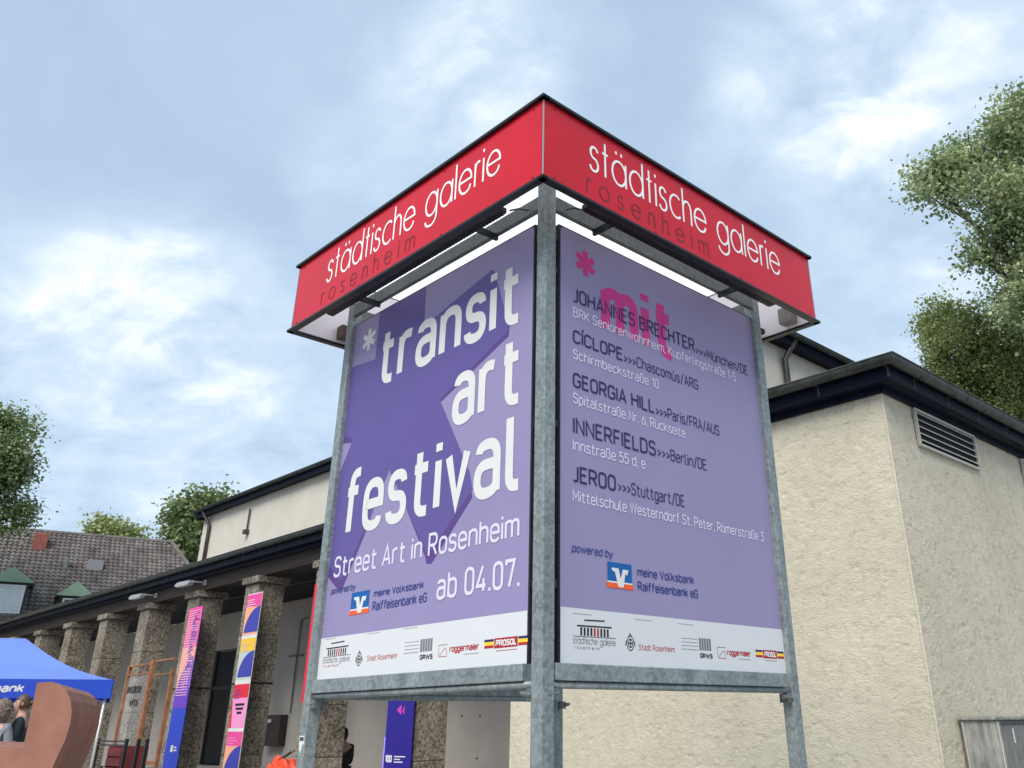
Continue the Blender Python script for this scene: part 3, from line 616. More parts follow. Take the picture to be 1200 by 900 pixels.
# ------------------------------------------------------------------ banners on the columns
def banner(t_right, z0, z1, wd, label, y=-0.09):
    b = thing('banner', label, 'banner', FB(t_right, y), PHI)
    return b
bn_pink = mat('banner pink', srgb(232, 70, 150), 0.5); bn_mag = mat('banner magenta', srgb(196, 60, 170), 0.5, 0, 0.1, 3)
bn_blue = mat('banner blue', srgb(24, 60, 190), 0.5); bn_vio = mat('banner violet', srgb(104, 52, 180), 0.5); bn_or = mat('banner salmon', srgb(244, 170, 130), 0.5)
bn_yel = mat('banner yellow', srgb(240, 190, 50), 0.5); bn_ind = mat('banner indigo', srgb(56, 60, 160), 0.5); bn_grey = mat('banner pale grey', srgb(190, 200, 190), 0.5)
bn_red = mat('banner red', srgb(220, 30, 50), 0.5); bn_lpk = mat('banner light pink', srgb(240, 150, 200), 0.5); bn_navy = mat('banner deep violet', srgb(36, 20, 130), 0.5)
# column 3: gradient banner
B3 = thing('banner', 'tall banner fading from pink lattice to violet and plain blue on a stone pillar', 'banner', FB(18.10, -0.075), PHI, 'banners on the colonnade')
boxo('cloth', (-0.80, 0, -0.012, 0, 0.72, 4.28), bn_blue, B3)
def arcpoly(x0, x1, z0, z1, n=14):      # convex shape rising to the right, like a quarter dome
    return [(x0, z0)] + [(x0 + (x1 - x0) * (1 - math.cos(a)), z0 + (z1 - z0) * math.sin(a)) for a in [math.pi / 2 * k / n for k in range(n + 1)]] + [(x1, z0)]
sheet(B3, rect(-0.798, -0.002, 2.35, 4.278), bn_pink, -0.0135)
sheet(B3, rect(-0.798, -0.002, 2.35, 3.35), bn_or, -0.0150)
sheet(B3, arcpoly(-0.798, -0.002, 2.2, 3.05), bn_vio, -0.0165)
sheet(B3, rect(-0.798, -0.002, 2.0, 2.3), bn_vio, -0.0180)
rg = random.Random(11); lines = []
for j in range(34):
    z = 4.2 - j * 0.058; lines.append(([(-0.76, z), (-0.10, z + rg.uniform(-.012, .012))], False))
for j in range(9):
    x = -0.72 + j * 0.085; lines.append(([(x, 4.2 - rg.random() * .3), (x + .01, 2.35 + rg.random() * .4)], False))
flat_strokes(B3, lines, 0.016, mat('banner lattice', srgb(250, 190, 200), 0.5), -0.0195)
lines = []
for j in range(26):
    z = 4.12 - j * 0.05; x = -0.42 + rg.uniform(-.05, .08); lines.append(([(x, z), (min(-0.04, x + rg.uniform(.12, .34)), z + rg.uniform(-.01, .02))], False))
flat_strokes(B3, lines, 0.026, bn_vio, -0.0212)
sheet(B3, rect(-0.50, -0.36, 1.08, 1.22), letter_wh, -0.0135); sheet(B3, rect(-0.32, -0.14, 1.10, 1.13), letter_wh, -0.0135); sheet(B3, rect(-0.32, -0.18, 1.16, 1.19), letter_wh, -0.0135)
# column 2: four stacked posters
B2 = thing('banner', 'tall banner of four stacked posters in pink, yellow, grey and red on a stone pillar', 'banner', FB(14.98, -0.075), PHI, 'banners on the colonnade')
boxo('cloth', (-0.72, 0, -0.012, 0, 0.4, 4.30), letter_wh, B2)
def poster(z0, z1, top, body, dome, txt):
    sheet(B2, rect(-0.715, -0.005, z0 + 0.05, z1), body, -0.0135); sheet(B2, rect(-0.715, -0.005, z1 - (z1 - z0) * 0.3, z1), top, -0.0150)
    if dome: sheet(B2, arcpoly(-0.66, -0.005, z0 + 0.10, z0 + (z1 - z0) * 0.70), dome, -0.0165)
    ls = [([(-0.66, z1 - 0.12 - 0.05 * j), (-0.66 + random.uniform(.25, .5), z1 - 0.12 - 0.05 * j)], False) for j in range(4)]
    flat_strokes(B2, ls, 0.014, txt, -0.018)
poster(3.37, 4.28, bn_pink, bn_or, bn_ind, letter_wh); poster(2.46, 3.35, bn_yel, bn_grey, bn_ind, bn_grey)
poster(1.52, 2.42, bn_red, bn_lpk, None, bn_ind); poster(0.6, 1.50, bn_pink, bn_or, bn_ind, bn_lpk)
flat_strokes(B2, [([(-.55, 2.02), (-.12, 2.02)], False), ([(-.5, 1.94), (-.15, 1.94)], False), ([(-.42, 1.86), (-.2, 1.86)], False)], 0.045, black_ink, -0.018)
sheet(B2, [(-.715, 1.57), (-.60, 1.57), (-.69, 2.1), (-.715, 2.1)], bn_red, -0.0165)
# column 1: red banner, column 0: deep violet banner
B1 = thing('banner', 'red and pink banner mostly hidden behind the left steel post of the sign tower', 'banner', FB(11.95, -0.075), PHI, 'banners on the colonnade')
boxo('cloth', (-0.72, 0, -0.012, 0, 2.0, 4.2), bn_red, B1); sheet(B1, rect(-0.60, -0.01, 2.05, 3.4), bn_lpk, -0.0135)
B0 = thing('banner', 'deep violet banner with small pink and white print on the pillar nearest the wing', 'banner', FB(8.86, -0.075), PHI, 'banners on the colonnade')
boxo('cloth', (-0.78, 0, -0.012, 0, 0.4, 4.2), bn_navy, B0)
sheet(B0, [(-.50, 1.82), (-.36, 1.74), (-.36, 1.90)], bn_mag, -0.0135)
sheet(B0, [(-.34, 1.80), (-.27, 1.74), (-.27, 1.88)], bn_mag, -0.0135)
text(B0, '100', -0.74, -0.54, 1.03, 0.11, 0.03, letter_wh, -0.0135)
flat_strokes(B0, [([(-.48, 1.12), (-.16, 1.12)], False), ([(-.48, 1.08), (-.30, 1.08)], False), ([(-.48, 1.04), (-.22, 1.04)], False)], 0.016, letter_wh, -0.0135)
tb = thing('light_tube', 'slim violet glowing tube standing against the grey wall beside the deep violet banner', 'lamp', FB(14.15, 2.85), PHI)
tubeo('tube', [(0, 0, 0.35), (0, 0, 1.45)], 0.03, mat('violet tube', srgb(150, 120, 255), 0.4, emit=1.2), tb, None, 8) if False else bm_obj('tube', tube(bmesh.new(), [(0, 0, 0.35), (0, 0, 1.35)], 0.022, 8), mat('violet tube', srgb(150, 120, 255), 0.4, emit=1.2), tb, True)
boxo('foot', (-0.1, 0.1, -0.1, 0.1, 0.3, 0.345), dark_metal, tb)

# ------------------------------------------------------------------ metal cabinet by the right wall
cm = mat('weathered grey metal', (0.13, 0.135, 0.125), 0.7, 0.05, 0.4, 5, 0.15, 30, col2=(0.38, 0.38, 0.355), stretch=(3, 3, 0.8))
cd = mat('streaked dark metal', (0.11, 0.11, 0.10), 0.7, 0.05, 0.4, 9, 0.1, 30, col2=(0.26, 0.255, 0.235), stretch=(5, 5, 0.4))
CB = thing('service_cabinet', 'weathered grey metal cabinet standing against the right wall of the gallery', 'cabinet', FB(0, 0.47), PHI)
boxo('side_panel', (0.035, 0.43, 0.0, 0.03, 0.0, 1.57), cm, CB, 0.004)
boxo('body', (0.035, 0.40, 0.032, 1.9, 0.0, 1.565), cd, CB, 0.006)
boxo('lid', (0.025, 0.46, -0.03, 1.93, 1.572, 1.60), cm, CB, 0.006)
for j in range(4): boxo('door_panel', (0.402, 0.425, 0.05 + j * 0.46, 0.05 + j * 0.46 + 0.44, 0.08, 1.52), cd, CB, 0.006)
boxo('sticker', (0.4255, 0.4275, 0.30, 0.33, 1.36, 1.49), white_pr, CB)
bm = bmesh.new(); tube(bm, [(0.06, -0.006, 0.0), (0.06, -0.006, 1.56)], 0.008, 6); tube(bm, [(0.415, -0.004, 0), (0.415, -0.004, 1.56)], 0.008, 6); bm_obj('edge_strip', bm, vent_m, CB)

# ------------------------------------------------------------------ sign tower
TW = thing('sign_tower', 'square galvanised steel sign tower with red top box and two purple festival posters', 'sign', (-0.217, 4.264, 0), PHI)
AL, AR = 2.061, 2.0; HP = 0.038; OB = 0.322
corners = [(0, 0), (-AL, 0), (0, AR), (-AL, AR)]
for cx_, cy_ in corners:
    boxo('post', (cx_ - HP, cx_ + HP, cy_ - HP, cy_ + HP, 0, 4.46 if (cx_, cy_) != (0, 0) else 4.46), galv, TW, 0.006)
    boxo('foot_plate', (cx_ - .12, cx_ + .12, cy_ - .12, cy_ + .12, 0.002, 0.018), galv, TW, 0.004)
def along(face, x, y):          # face frame -> tower frame ; x right along the face, y outward negative
    return {'L': (x - AL, y), 'R': (-y, x), 'B': (-x, AR - y), 'K': (-AL + y, AR - x)}[face]
# faces: L left face, R right face, B rear right, K rear left
def face_empty(face):
    rot = {'L': 0, 'R': math.pi / 2, 'B': math.pi, 'K': -math.pi / 2}[face]
    loc = {'L': (-AL, 0), 'R': (0, 0), 'B': (0, AR), 'K': (-AL, AR)}[face]
    return loc, rot, (AL if face in 'LB' else AR)
for face in 'LRBK':
    loc, rot, Lf = face_empty(face)
    Mx = Matrix.Translation((loc[0], loc[1], 0)) @ Matrix.Rotation(rot, 4, 'Z')
    def put(o):
        o.matrix_basis = Mx; return o
    # upper beam between the posts
    put(boxo('beam', (HP, Lf - HP, -HP + 0.002, -0.004, 4.262, 4.352), galv_dark, TW, 0.003))
    if face != 'B':
     # lower hanging frame: plate and round bar
     pass
    if face != 'B': put(boxo('frame_plate', (0.045, Lf - 0.095, -0.040, -0.008, 1.772, 1.846), galv, TW, 0.004))
    if face != 'B': put(bm_obj('round_bar', tube(bmesh.new(), [(HP, -0.012, 1.755), (Lf - HP, -0.012, 1.755)], 0.017, 12), galv, TW, True))
    bm = bmesh.new()
    for xx in (HP + 0.02, Lf - HP - 0.02):
        tube(bm, [(xx - (.06 if xx > 1 else -.02), -0.02, 1.72), (xx + (.02 if xx > 1 else -.06), -0.03, 1.712)], 0.012, 8)
        box(bm, xx - 0.02, xx + 0.02, -0.03, 0.01, 1.69, 1.74, 0.003)
    put(bm_obj('bracket', bm, galv_dark, TW))
    # lamp strip under the box edge
    ls = bpy.data.objects.new('lamp_strip', None); link(ls); ls.parent = TW; ls.matrix_basis = Mx
    boxo('housing', (0.07, Lf - 0.10, -0.262, -0.212, 4.190, 4.225), dark_metal, ls, 0.006)
    bm = bmesh.new()
    for j in range(70):
        xx = 0.09 + j * (Lf - 0.22) / 69; box(bm, xx - 0.008, xx + 0.008, -0.258, -0.216, 4.185, 4.192)
    bm_obj('grille_tooth', bm, black_trim, ls)
    for xx in (0.36, Lf - 0.42): boxo('arm', (xx - 0.010, xx + 0.010, -0.235, -0.02, 4.225, 4.262), dark_metal, ls)
    xs = Lf - 0.02 if face == 'L' else 0.02; sg = -1 if face == 'L' else 1
    put(bm_obj('cable', tube(bmesh.new(), [(xs + sg * .07, -0.2, 4.21), (xs + sg * .05, -0.15, 4.235), (xs + sg * .05, -0.09, 4.25), (xs + sg * .09, -0.045, 4.29)], 0.005, 6), dark_metal, TW, True))
    # red box side
    x0, x1 = -OB, Lf + OB
    pn = put(boxo('sign_panel', (x0 + 0.012, x1 - 0.012, -OB + 0.0, -OB + 0.012, 4.182, 4.688), red_pl, TW, 0.002))
    put(boxo('panel_back', (x0 + 0.03, x1 - 0.03, -OB + 0.016, -OB + 0.026, 4.1815, 4.687), inner_pl, TW))
    put(boxo('corner_seam', (x0 - 0.001, x0 + 0.006, -OB - 0.001, -OB + 0.006, 4.184, 4.686), mat('pale aluminium', (0.45, 0.40, 0.40), 0.4, 0.5), TW))
    put(boxo('top_trim', (x0 - 0.022, x1 + 0.022, -OB - 0.022, -OB + 0.03, 4.689, 4.708 + (0.0012 if face in 'LB' else 0)), black_trim, TW, 0.003))
    put(boxo('bottom_trim', (x0 - 0.022, x1 + 0.022, -OB - 0.022, -OB + 0.024, 4.162, 4.180 + (0.0012 if face in 'LB' else 0)), black_trim, TW, 0.003))
    # screws
    bm = bmesh.new()
    for xx in (x0 + .08, x0 + .9, x1 - .9, x1 - .08):
        for z_ in (4.21, 4.66): box(bm, xx - .004, xx + .004, -OB - .003, -OB + .001, z_ - .004, z_ + .004)
    put(bm_obj('screw', bm, black_trim, TW))
boxo('roof_sheet', (-AL - OB + .032, OB - .032, -OB + .032, AR + OB - .032, 4.692, 4.700), opal, TW)
# socket boxes hung inside the box corners
for (x_, y_) in ((0.24, 1.95 + OB - 0.06), (-AL - 0.26, -OB + 0.16 + .0)):
    pass
boxo('junction_box', (0.08, 0.19, AR + OB - 0.11, AR + OB - 0.03, 4.20, 4.32), mat('grey plastic', (0.25, 0.22, 0.21), 0.6, 0, 0.1, 9), TW, 0.008)
boxo('junction_box', (-AL - OB + 0.03, -AL - OB + 0.11, 0.02, 0.13, 4.20, 4.30), mat('brown plastic', (0.10, 0.06, 0.045), 0.6, 0, 0.1, 9), TW, 0.008)
# lettering on the red box (left then right face)
for face, a0, a1, zb in (('L', 0.125, 2.03, 4.388), ('R', 0.025, 1.915, 4.388)):
    loc, rot, Lf = face_empty(face); Mx = Matrix.Translation((loc[0], loc[1], 0)) @ Matrix.Rotation(rot, 4, 'Z')
    o = text(TW, 'städtische galerie', a0, a1, zb, 0.262, 0.0155, letter_box, -OB - 0.0018, FU, .5523, gap=.19)
    for q_ in o: q_.matrix_basis = Mx
    r0, r1 = (0.08, 1.21) if face == 'L' else (0.0, 1.09)
    o = text(TW, 'rosenheim', r0, r1, 4.232, 0.145, 0.010, letter_dkred, -OB - 0.0018, FU, .5523, gap=.62); o.matrix_basis = Mx
    # rear faces carry the same name
for face in 'BK':
    loc, rot, Lf = face_empty(face); Mx = Matrix.Translation((loc[0], loc[1], 0)) @ Matrix.Rotation(rot, 4, 'Z')
    o = text(TW, 'städtische galerie', 0.1, 2.0, 4.388, 0.262, 0.0155, letter_box, -OB - 0.0018, FU, .5523, gap=.19)
    for q_ in o: q_.matrix_basis = Mx
    o = text(TW, 'rosenheim', 0.05, 1.15, 4.232, 0.145, 0.010, letter_dkred, -OB - 0.0018, FU, .5523, gap=.62); o.matrix_basis = Mx
# poster boards
def board(face):
    loc, rot, Lf = face_empty(face)
    b = bpy.data.objects.new('poster', None); link(b); b.parent = TW; b.matrix_basis = Matrix.Translation((loc[0], loc[1], 0)) @ Matrix.Rotation(rot, 4, 'Z')
    x0, x1 = (0.030, Lf - 0.092) if face in 'LB' else (0.092, Lf - 0.030)
    y = -0.004
    boxo('board', (x0, x1, y, 0.03, 1.846, 4.205), black_trim, b, 0.004)
    bm = bmesh.new()
    xi = x0 - 0.02 if face in 'RK' else x1 + 0.003
    for z_ in (4.11, 3.9, 3.0, 2.2): box(bm, xi, xi + 0.018, 0.0, 0.02, z_ - 0.02, z_ + 0.02)
    bm_obj('clip', bm, dark_metal, b)
    return b, x0, x1, y
def rounded(x0, x1, z0, z1, r=0.03, n=5):
    p = [(x0, z0), (x1, z0)]
    for k in range(n + 1): a = math.pi / 2 * k / n; p.append((x1 - r + r * math.cos(a), z1 - r + r * math.sin(a)))
    for k in range(n + 1): a = math.pi / 2 * (1 + k / n); p.append((x0 + r + r * math.cos(a), z1 - r + r * math.sin(a)))
    return p
def bank_logo(P, x0, x1, zt, zm, zb_, y):
    w_ = x1 - x0; sheet(P, rect(x0, x1, zm, zt), logo_blue, y); sheet(P, [(x0 - .004, zm - .008), (x1 + .004, zm - .008), (x1 + .012, zb_), (x0 - .012, zb_)], logo_orange, y)
    sheet(P, rect(x0 - .002, x1 + .002, zm - .008, zm), letter_wh, y - .0003)
    h = zt - zb_
    V_ = [(x0 + w_ * .16, zt - h * .22), (x0 + w_ * .45, zt - h * .22), (x0 + w_ * .53, zt - h * .62), (x0 + w_ * .62, zt - h * .24), (x0 + w_ * .86, zt - h * .24), (x0 + w_ * .80, zt - h * .46),
          (x0 + w_ * .72, zt - h * .40), (x0 + w_ * .64, zb_ + h * .06), (x0 + w_ * .42, zb_ + h * .06), (x0 + w_ * .30, zt - h * .38), (x0 + w_ * .18, zt - h * .32)]
    sheet(P, V_, letter_wh, y - .0008)
def sponsors(P, gx, gy, k=1.0, mirror=False):
    """bottom strip logos, positions given per poster"""
    y = -0.0070
    L = gx
    gal, crest, stadt, cap, bar, rog, rtx, pro = L['gal'], L['crest'], L['stadt'], L['cap'], L['bar'], L['rog'], L['rtx'], L['pro']
    x0, x1 = gal; wd = x1 - x0
    flat_strokes(P, [([(x0 + .22 * wd, 2.045), (x0 + .78 * wd, 2.049)], False), ([(x0 + .03 * wd, 2.018), (x0 + .97 * wd, 2.021)], False)], 0.007, black_ink, y)
    flat_strokes(P, [([(x0 - .02, 1.970), (x1 + .02, 1.972)], False)], 0.003, black_ink, y)
    for j in range(9):
        xx = x0 + wd * (.14 + .72 * j / 8); sheet(P, rect(xx - .0065, xx + .0065, 1.975, 2.012), red_ink if j in (4, 5) else black_ink, y)
    text(P, 'städtische galerie', x0 - .02, x1 + .02, 1.935, .036, .0035, grey_ink, y, FU, .5523, gap=.17)
    text(P, 'rosenheim', x0 - .01, x0 + wd * .62, 1.912, .018, .0025, grey_ink if not mirror else red_ink, y, FU, .5523, gap=.6)
    cx_, cz_ = crest
    flat_strokes(P, [(circ(cx_, cz_, .026, .034), True), (circ(cx_, cz_, .016, .021, 8), True), ([(cx_ - .012, cz_ + .03), (cx_, cz_ + .045), (cx_ + .012, cz_ + .03)], False), ([(cx_, cz_ - .02), (cx_, cz_ + .02)], False), ([(cx_ - .014, cz_), (cx_ + .014, cz_)], False),
                     ([(cx_ - .03, cz_ + .012), (cx_ - .036, cz_ - .014)], False), ([(cx_ + .03, cz_ + .012), (cx_ + .036, cz_ - .014)], False)], .005, black_ink, y)
    text(P, 'Stadt Rosenheim', stadt[0], stadt[1], 1.925, .030, .0035, red_ink, y)
    b0, b1 = bar
    for j in range(5):
        q = b0 + (b1 - b0) * j / 5; sheet(P, rect(q, q + (b1 - b0) / 5 * .8, 1.945, 2.008), grey_ink, y)
    flat_strokes(P, [([(b0 - .15, 2.0 - .018 * j), (b0 - .012, 2.0 - .018 * j)], False) for j in range(4)], .0025, grey_ink, y)
    text(P, 'GRWS', b0 + .002, b1 + .004, 1.905, .026, .0065, black_ink, y)
    r0, r1 = rog
    flat_strokes(P, [([(r0, 1.915), (r0, 1.968), (r1, 1.968)], False), ([(r0 + .008, 1.918), (r1 - .02, 1.952), (r1 - .004, 1.940), (r1 - .004, 1.918)], False), ([(r0, 1.912), (r1, 1.912)], False)], .003, red_ink, y)
    text(P, 'roggermaier', rtx[0], rtx[1], 1.928, .034, .0065, red_ink, y)
    flat_strokes(P, [([(rtx[1] - .12, 1.913), (rtx[1], 1.913)], False)], .003, grey_ink, y)
    p0, p1, p2, p3 = pro
    zc = 1.948
    for a, b in ((p0, p1), (p2, p3)):
        sheet(P, rect(a, b, zc + .010, zc + .022), green_ink, y); sheet(P, rect(a, b, zc - .006, zc + .010), yel_ink, y); sheet(P, rect(a, b, zc - .019, zc - .006), red_ink, y)
    sheet(P, rect(p1 + .004, p2 - .004, zc - .022, zc + .024), red_ink, y)
    text(P, 'PROSOL', p1 + .014, p2 - .012, zc - .014, .030, .0075, letter_wh, y - .0006, slant=.12)
    flat_strokes(P, [([(p1 + .02, 1.914), (p2 - .01, 1.914)], False)], .003, red_ink, y)
    for a in (x0 - .02, stadt[0] - .02, b0 - .17): flat_strokes(P, [([(a, 2.072), (a + .13, 2.072)], False)], .0025, grey_ink, y)

def asterisk(P, cx_, cz_, r, th, m, y):
    V, Fc = [], []
    for i, a in enumerate((90, 30, -30)):
        c, s_ = math.cos(R(a)), math.sin(R(a))
        for q in ribbon([(cx_ - c * r, cz_ - s_ * r), (cx_ + c * r, cz_ + s_ * r)], False, th):
            b = len(V); V += [(v[0], y - .0003 * i, v[1]) for v in q]; Fc.append((b, b + 1, b + 2, b + 3))
    py_obj('asterisk', V, Fc, m, P)
# left poster: title
PL, x0, x1, y0 = board('L')
sheet(PL, rounded(x0 + .002, x1 - .012, 1.848, 4.196), pur_light, -0.0045)
sheet(PL, rect(x0 + .0015, x1 - .0125, 1.8475, 2.081), white_pr, -0.0065)
# extruded star: plum thickness below, dark face above
star = [(0.345, 4.195), (0.886, 4.195), (0.895, 3.905), (1.575, 4.052), (1.60, 4.046), (1.757, 3.64), (1.753, 3.60), (1.128, 3.352), (1.453, 2.850), (1.489, 2.745),
        (1.150, 2.475), (1.105, 2.452), (1.085, 2.47), (0.640, 3.020), (0.405, 2.665), (0.215, 2.425), (0.180, 2.41), (x0 + .002, 2.52), (x0 + .002, 3.12), (0.164, 3.322), (x0 + .002, 3.372), (x0 + .002, 3.872), (0.345, 3.845)]
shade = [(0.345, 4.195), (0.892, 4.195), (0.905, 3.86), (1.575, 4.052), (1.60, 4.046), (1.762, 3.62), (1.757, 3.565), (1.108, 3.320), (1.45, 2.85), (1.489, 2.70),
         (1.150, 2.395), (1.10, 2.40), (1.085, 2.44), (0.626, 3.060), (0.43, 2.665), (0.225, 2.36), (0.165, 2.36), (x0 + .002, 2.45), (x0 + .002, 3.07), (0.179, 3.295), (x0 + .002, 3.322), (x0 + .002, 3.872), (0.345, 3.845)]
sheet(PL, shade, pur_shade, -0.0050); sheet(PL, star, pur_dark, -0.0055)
sheet(PL, rect(x0 + .002, 0.345, 3.87, 4.194), pur_light, -0.0060)
YL = -0.0070
asterisk(PL, 0.240, 4.022, 0.082, 0.036, letter_wh, YL)
text(PL, 'transit', 0.405, 1.865, 3.622, 0.425, 0.062, letter_wh, YL, gap=.26)
text(PL, 'art', 1.262, 1.882, 3.142, 0.425, 0.062, letter_wh, YL, gap=.26)
text(PL, 'festival', 0.146, 1.893, 2.672, 0.435, 0.062, letter_wh, YL, gap=.26)
text(PL, 'Street Art in Rosenheim', 0.101, 1.887, 2.434, 0.130, 0.016, pale_ink, YL, gap=.2)
text(PL, 'ab 04.07.', 1.215, 1.896, 2.195, 0.142, 0.018, pale_ink, YL, gap=.22)
text(PL, 'powered by', 0.094, 0.375, 2.335, 0.040, 0.0055, navy_ink, YL, slant=.18)
bank_logo(PL, 0.346, 0.543, 2.319, 2.224, 2.191, YL)
text(PL, 'meine Volksbank', 0.590, 1.092, 2.272, 0.040, 0.0065, navy_ink, YL)
text(PL, 'Raiffeisenbank eG', 0.588, 1.127, 2.196, 0.052, 0.0070, navy_ink, YL)
sponsors(PL, dict(gal=(.105, .375), crest=(.495, 1.94), stadt=(.581, .881), cap=.03, bar=(1.097, 1.21), rog=(1.266, 1.338), rtx=(1.357, 1.598), pro=(1.640, 1.713, 1.895, 1.962)), 0, mirror=True)
# right poster: list of artists
PR, x0, x1, y0 = board('R')
sheet(PR, rounded(x0 + .012, x1 - .002, 1.848, 4.196), pur_right, -0.0045)
sheet(PR, rect(x0 + .0125, x1 - .0015, 1.8475, 2.097), white_pr, -0.0065)
asterisk(PR, 0.302, 4.022, 0.082, 0.042, pink_ink, -0.0055)
text(PR, 'mit', 0.425, 1.085, 3.615, 0.415, 0.075, pink_ink, -0.0055, gap=.30)
for s, a, b, zb, cap, th, m in [
 ('JOHANNES BRECHTER', .198, 1.289, 3.739, .092, .0118, ink), ('>>>München/DE', 1.296, 1.867, 3.731, .070, .0070, ink), ('BRK Seniorenwohnheim, Kupferlingstraße 1-5', .197, 1.714, 3.646, .062, .0072, pale_ink),
 ('CÍCLOPE', .196, .600, 3.488, .082, .0118, ink), ('>>>Chascomús/ARG', .606, 1.297, 3.483, .070, .0070, ink), ('Schirmbeckstraße 10', .195, .909, 3.393, .060, .0072, pale_ink),
 ('GEORGIA HILL', .194, .863, 3.229, .086, .0118, ink), ('>>>Paris/FRA/AUS', .871, 1.482, 3.223, .070, .0070, ink), ('Spitalstraße Nr. 6, Rückseite', .194, 1.135, 3.137, .062, .0072, pale_ink),
 ('INNERFIELDS', .194, .856, 2.970, .090, .0118, ink), ('>>>Berlin/DE', .868, 1.326, 2.971, .070, .0070, ink), ('Innstraße 55 d, e', .190, .759, 2.879, .062, .0072, pale_ink),
 ('JEROO', .189, .512, 2.712, .088, .0118, ink), ('>>>Stuttgart/DE', .526, 1.090, 2.714, .070, .0070, ink), ('Mittelschule Westerndorf St. Peter, Römerstraße 3', .188, 1.861, 2.612, .060, .0072, pale_ink)]:
    text(PR, s, a, b, zb, cap, th, m, YL)
text(PR, 'powered by', 0.180, 0.472, 2.360, 0.042, 0.0055, navy_ink, YL, slant=.18)
bank_logo(PR, 0.432, 0.614, 2.341, 2.247, 2.214, YL)
text(PR, 'meine Volksbank', 0.659, 1.132, 2.289, 0.046, 0.0065, navy_ink, YL)
text(PR, 'Raiffeisenbank eG', 0.659, 1.160, 2.216, 0.048, 0.0070, navy_ink, YL)
sponsors(PR, dict(gal=(.205, .460), crest=(.587, 1.955), stadt=(.649, .931), cap=.03, bar=(1.141, 1.25), rog=(1.301, 1.377), rtx=(1.387, 1.613), pro=(1.664, 1.735, 1.885, 1.955)), 0)
# rear posters: plain lilac boards seen only from behind
for face in 'K':
    P_, a, b, _ = board(face)
    sheet(P_, rounded(a + .012, b - .002, 1.848, 4.196), pur_light, -0.0045)
    boxo('backing', (a + .02, b - .02, 0.031, 0.034, 1.86, 4.19), mat('grey board back', (0.35, 0.36, 0.37), 0.7, 0, 0.05, 3), P_)
# stickers on the posts
st = boxo('sticker', (-AL - 0.030, -AL + 0.028, -HP - 0.0015, -HP - 0.0005, 1.50, 1.545), white_pr, TW); 
boxo('sticker', (-AL - 0.024, -AL + 0.022, -HP - 0.0022, -HP - 0.0016, 1.518, 1.538), mat('dark sticker print', (0.05, 0.06, 0.06), 0.5), TW)
bm = bmesh.new(); bm.faces.new([bm.verts.new(p) for p in ((-AL - .03, -HP - .0012, 1.503), (-AL + .018, -HP - .0012, 1.503), (-AL - .004, -HP - .0012, 1.452), (-AL - .018, -HP - .0012, 1.465))]); bm_obj('sticker', bm, white_pr, TW)
flat_strokes(TW, [([(.008, 1.40), (-.004, 1.37), (-.012, 1.345), (.002, 1.335), (.012, 1.345), (.004, 1.362)], False), ([(-.004, 1.335), (.016, 1.325)], False)], .005, white_pr, -HP - .001, 'scratch_mark') if False else None
bm = bmesh.new()
for q in ribbon([(.010, 1.41), (-.0, 1.38), (-.010, 1.352), (.004, 1.338), (.014, 1.350), (.002, 1.365)], False, .004): bm.faces.new([bm.verts.new((-HP * .0 + v[0] - .018, -HP - .0012, v[1])) for v in q])
bm_obj('scratch_mark', bm, white_pr, TW)

# ------------------------------------------------------------------ tiled house far left
tile_m = mat('brown-grey roof tiles', (0.115, 0.095, 0.088), 0.8, 0, 0.35, 0.7, col2=(0.23, 0.20, 0.185), detail=9)
_t = tile_m.node_tree; _g = _t.nodes.new('ShaderNodeNewGeometry'); _h = _t.nodes.new('ShaderNodeHueSaturation'); _mr = _t.nodes.new('ShaderNodeMapRange')
_t.links.new(_g.outputs['Random Per Island'], _mr.inputs[0]); _mr.inputs[3].default_value = 0.62; _mr.inputs[4].default_value = 1.05; _b = _t.nodes['Principled BSDF']
_src = _b.inputs['Base Color'].links[0].from_socket; _t.links.new(_mr.outputs[0], _h.inputs['Value']); _t.links.new(_src, _h.inputs['Color']); _t.links.new(_h.outputs[0], _b.inputs['Base Color'])
HR = R(33); Hd = Vector((math.cos(HR), math.sin(HR), 0)); 
HO = thing('tiled_house', 'house with steep brown tiled roof and green dormers beyond the colonnade', 'house', (-23.75, 50.0, 0), HR)
# local: x along the ridge, y into the house; ridge at z 11.14 y 0, front slope towards -y (pitch 48 deg)
PT = math.tan(R(42)); zr = 11.02; ze = 5.2; run = (zr - ze) / PT
bm = bmesh.new(); xr0 = -16.0
fr = [(xr0 - 4, -run, ze), (3.6, -run, ze), (0.1, 0, zr), (xr0, 0, zr)]
slab(bm, fr, 0.08); slab(bm, [(3.6, -run, ze), (3.6, run, ze), (0.1, 0, zr)], 0.08); slab(bm, [(3.6, run, ze), (xr0 - 4, run, ze), (xr0, 0, zr), (0.1, 0, zr)], 0.08)
rf = bm_obj('roof', bm, tile_m, HO)
# tiles in courses on the visible slopes
V, Fc = [], []
L_s = math.hypot(run, zr - ze); nrow = int(L_s / 0.30); cw = 0.235
nx_, nz_ = 0, 0
def add_tile(o, ux, us, un, w_, l_):
    b = len(V); pr = [(0, .01), (.12, .055), (.38, .085), (.62, .055), (.82, .012), (1, .005)]
    for (q, h) in pr:
        V.append(tuple(o + ux * (q * w_) + un * (h + .035))); V.append(tuple(o + ux * (q * w_) + us * l_ + un * (h * .8)))
    for i in range(len(pr) - 1): Fc.append((b + 2 * i, b + 2 * i + 2, b + 2 * i + 3, b + 2 * i + 1))
    V.append(tuple(o + un * 0.0)); V.append(tuple(o + ux * w_ + un * 0.0)); Fc.append((b, b + 2 * len(pr), b + 2 * len(pr) + 1, b + 2 * len(pr) - 2))
us = Vector((0, run, zr - ze)).normalized(); un = Vector((0, -(zr - ze), run)).normalized()
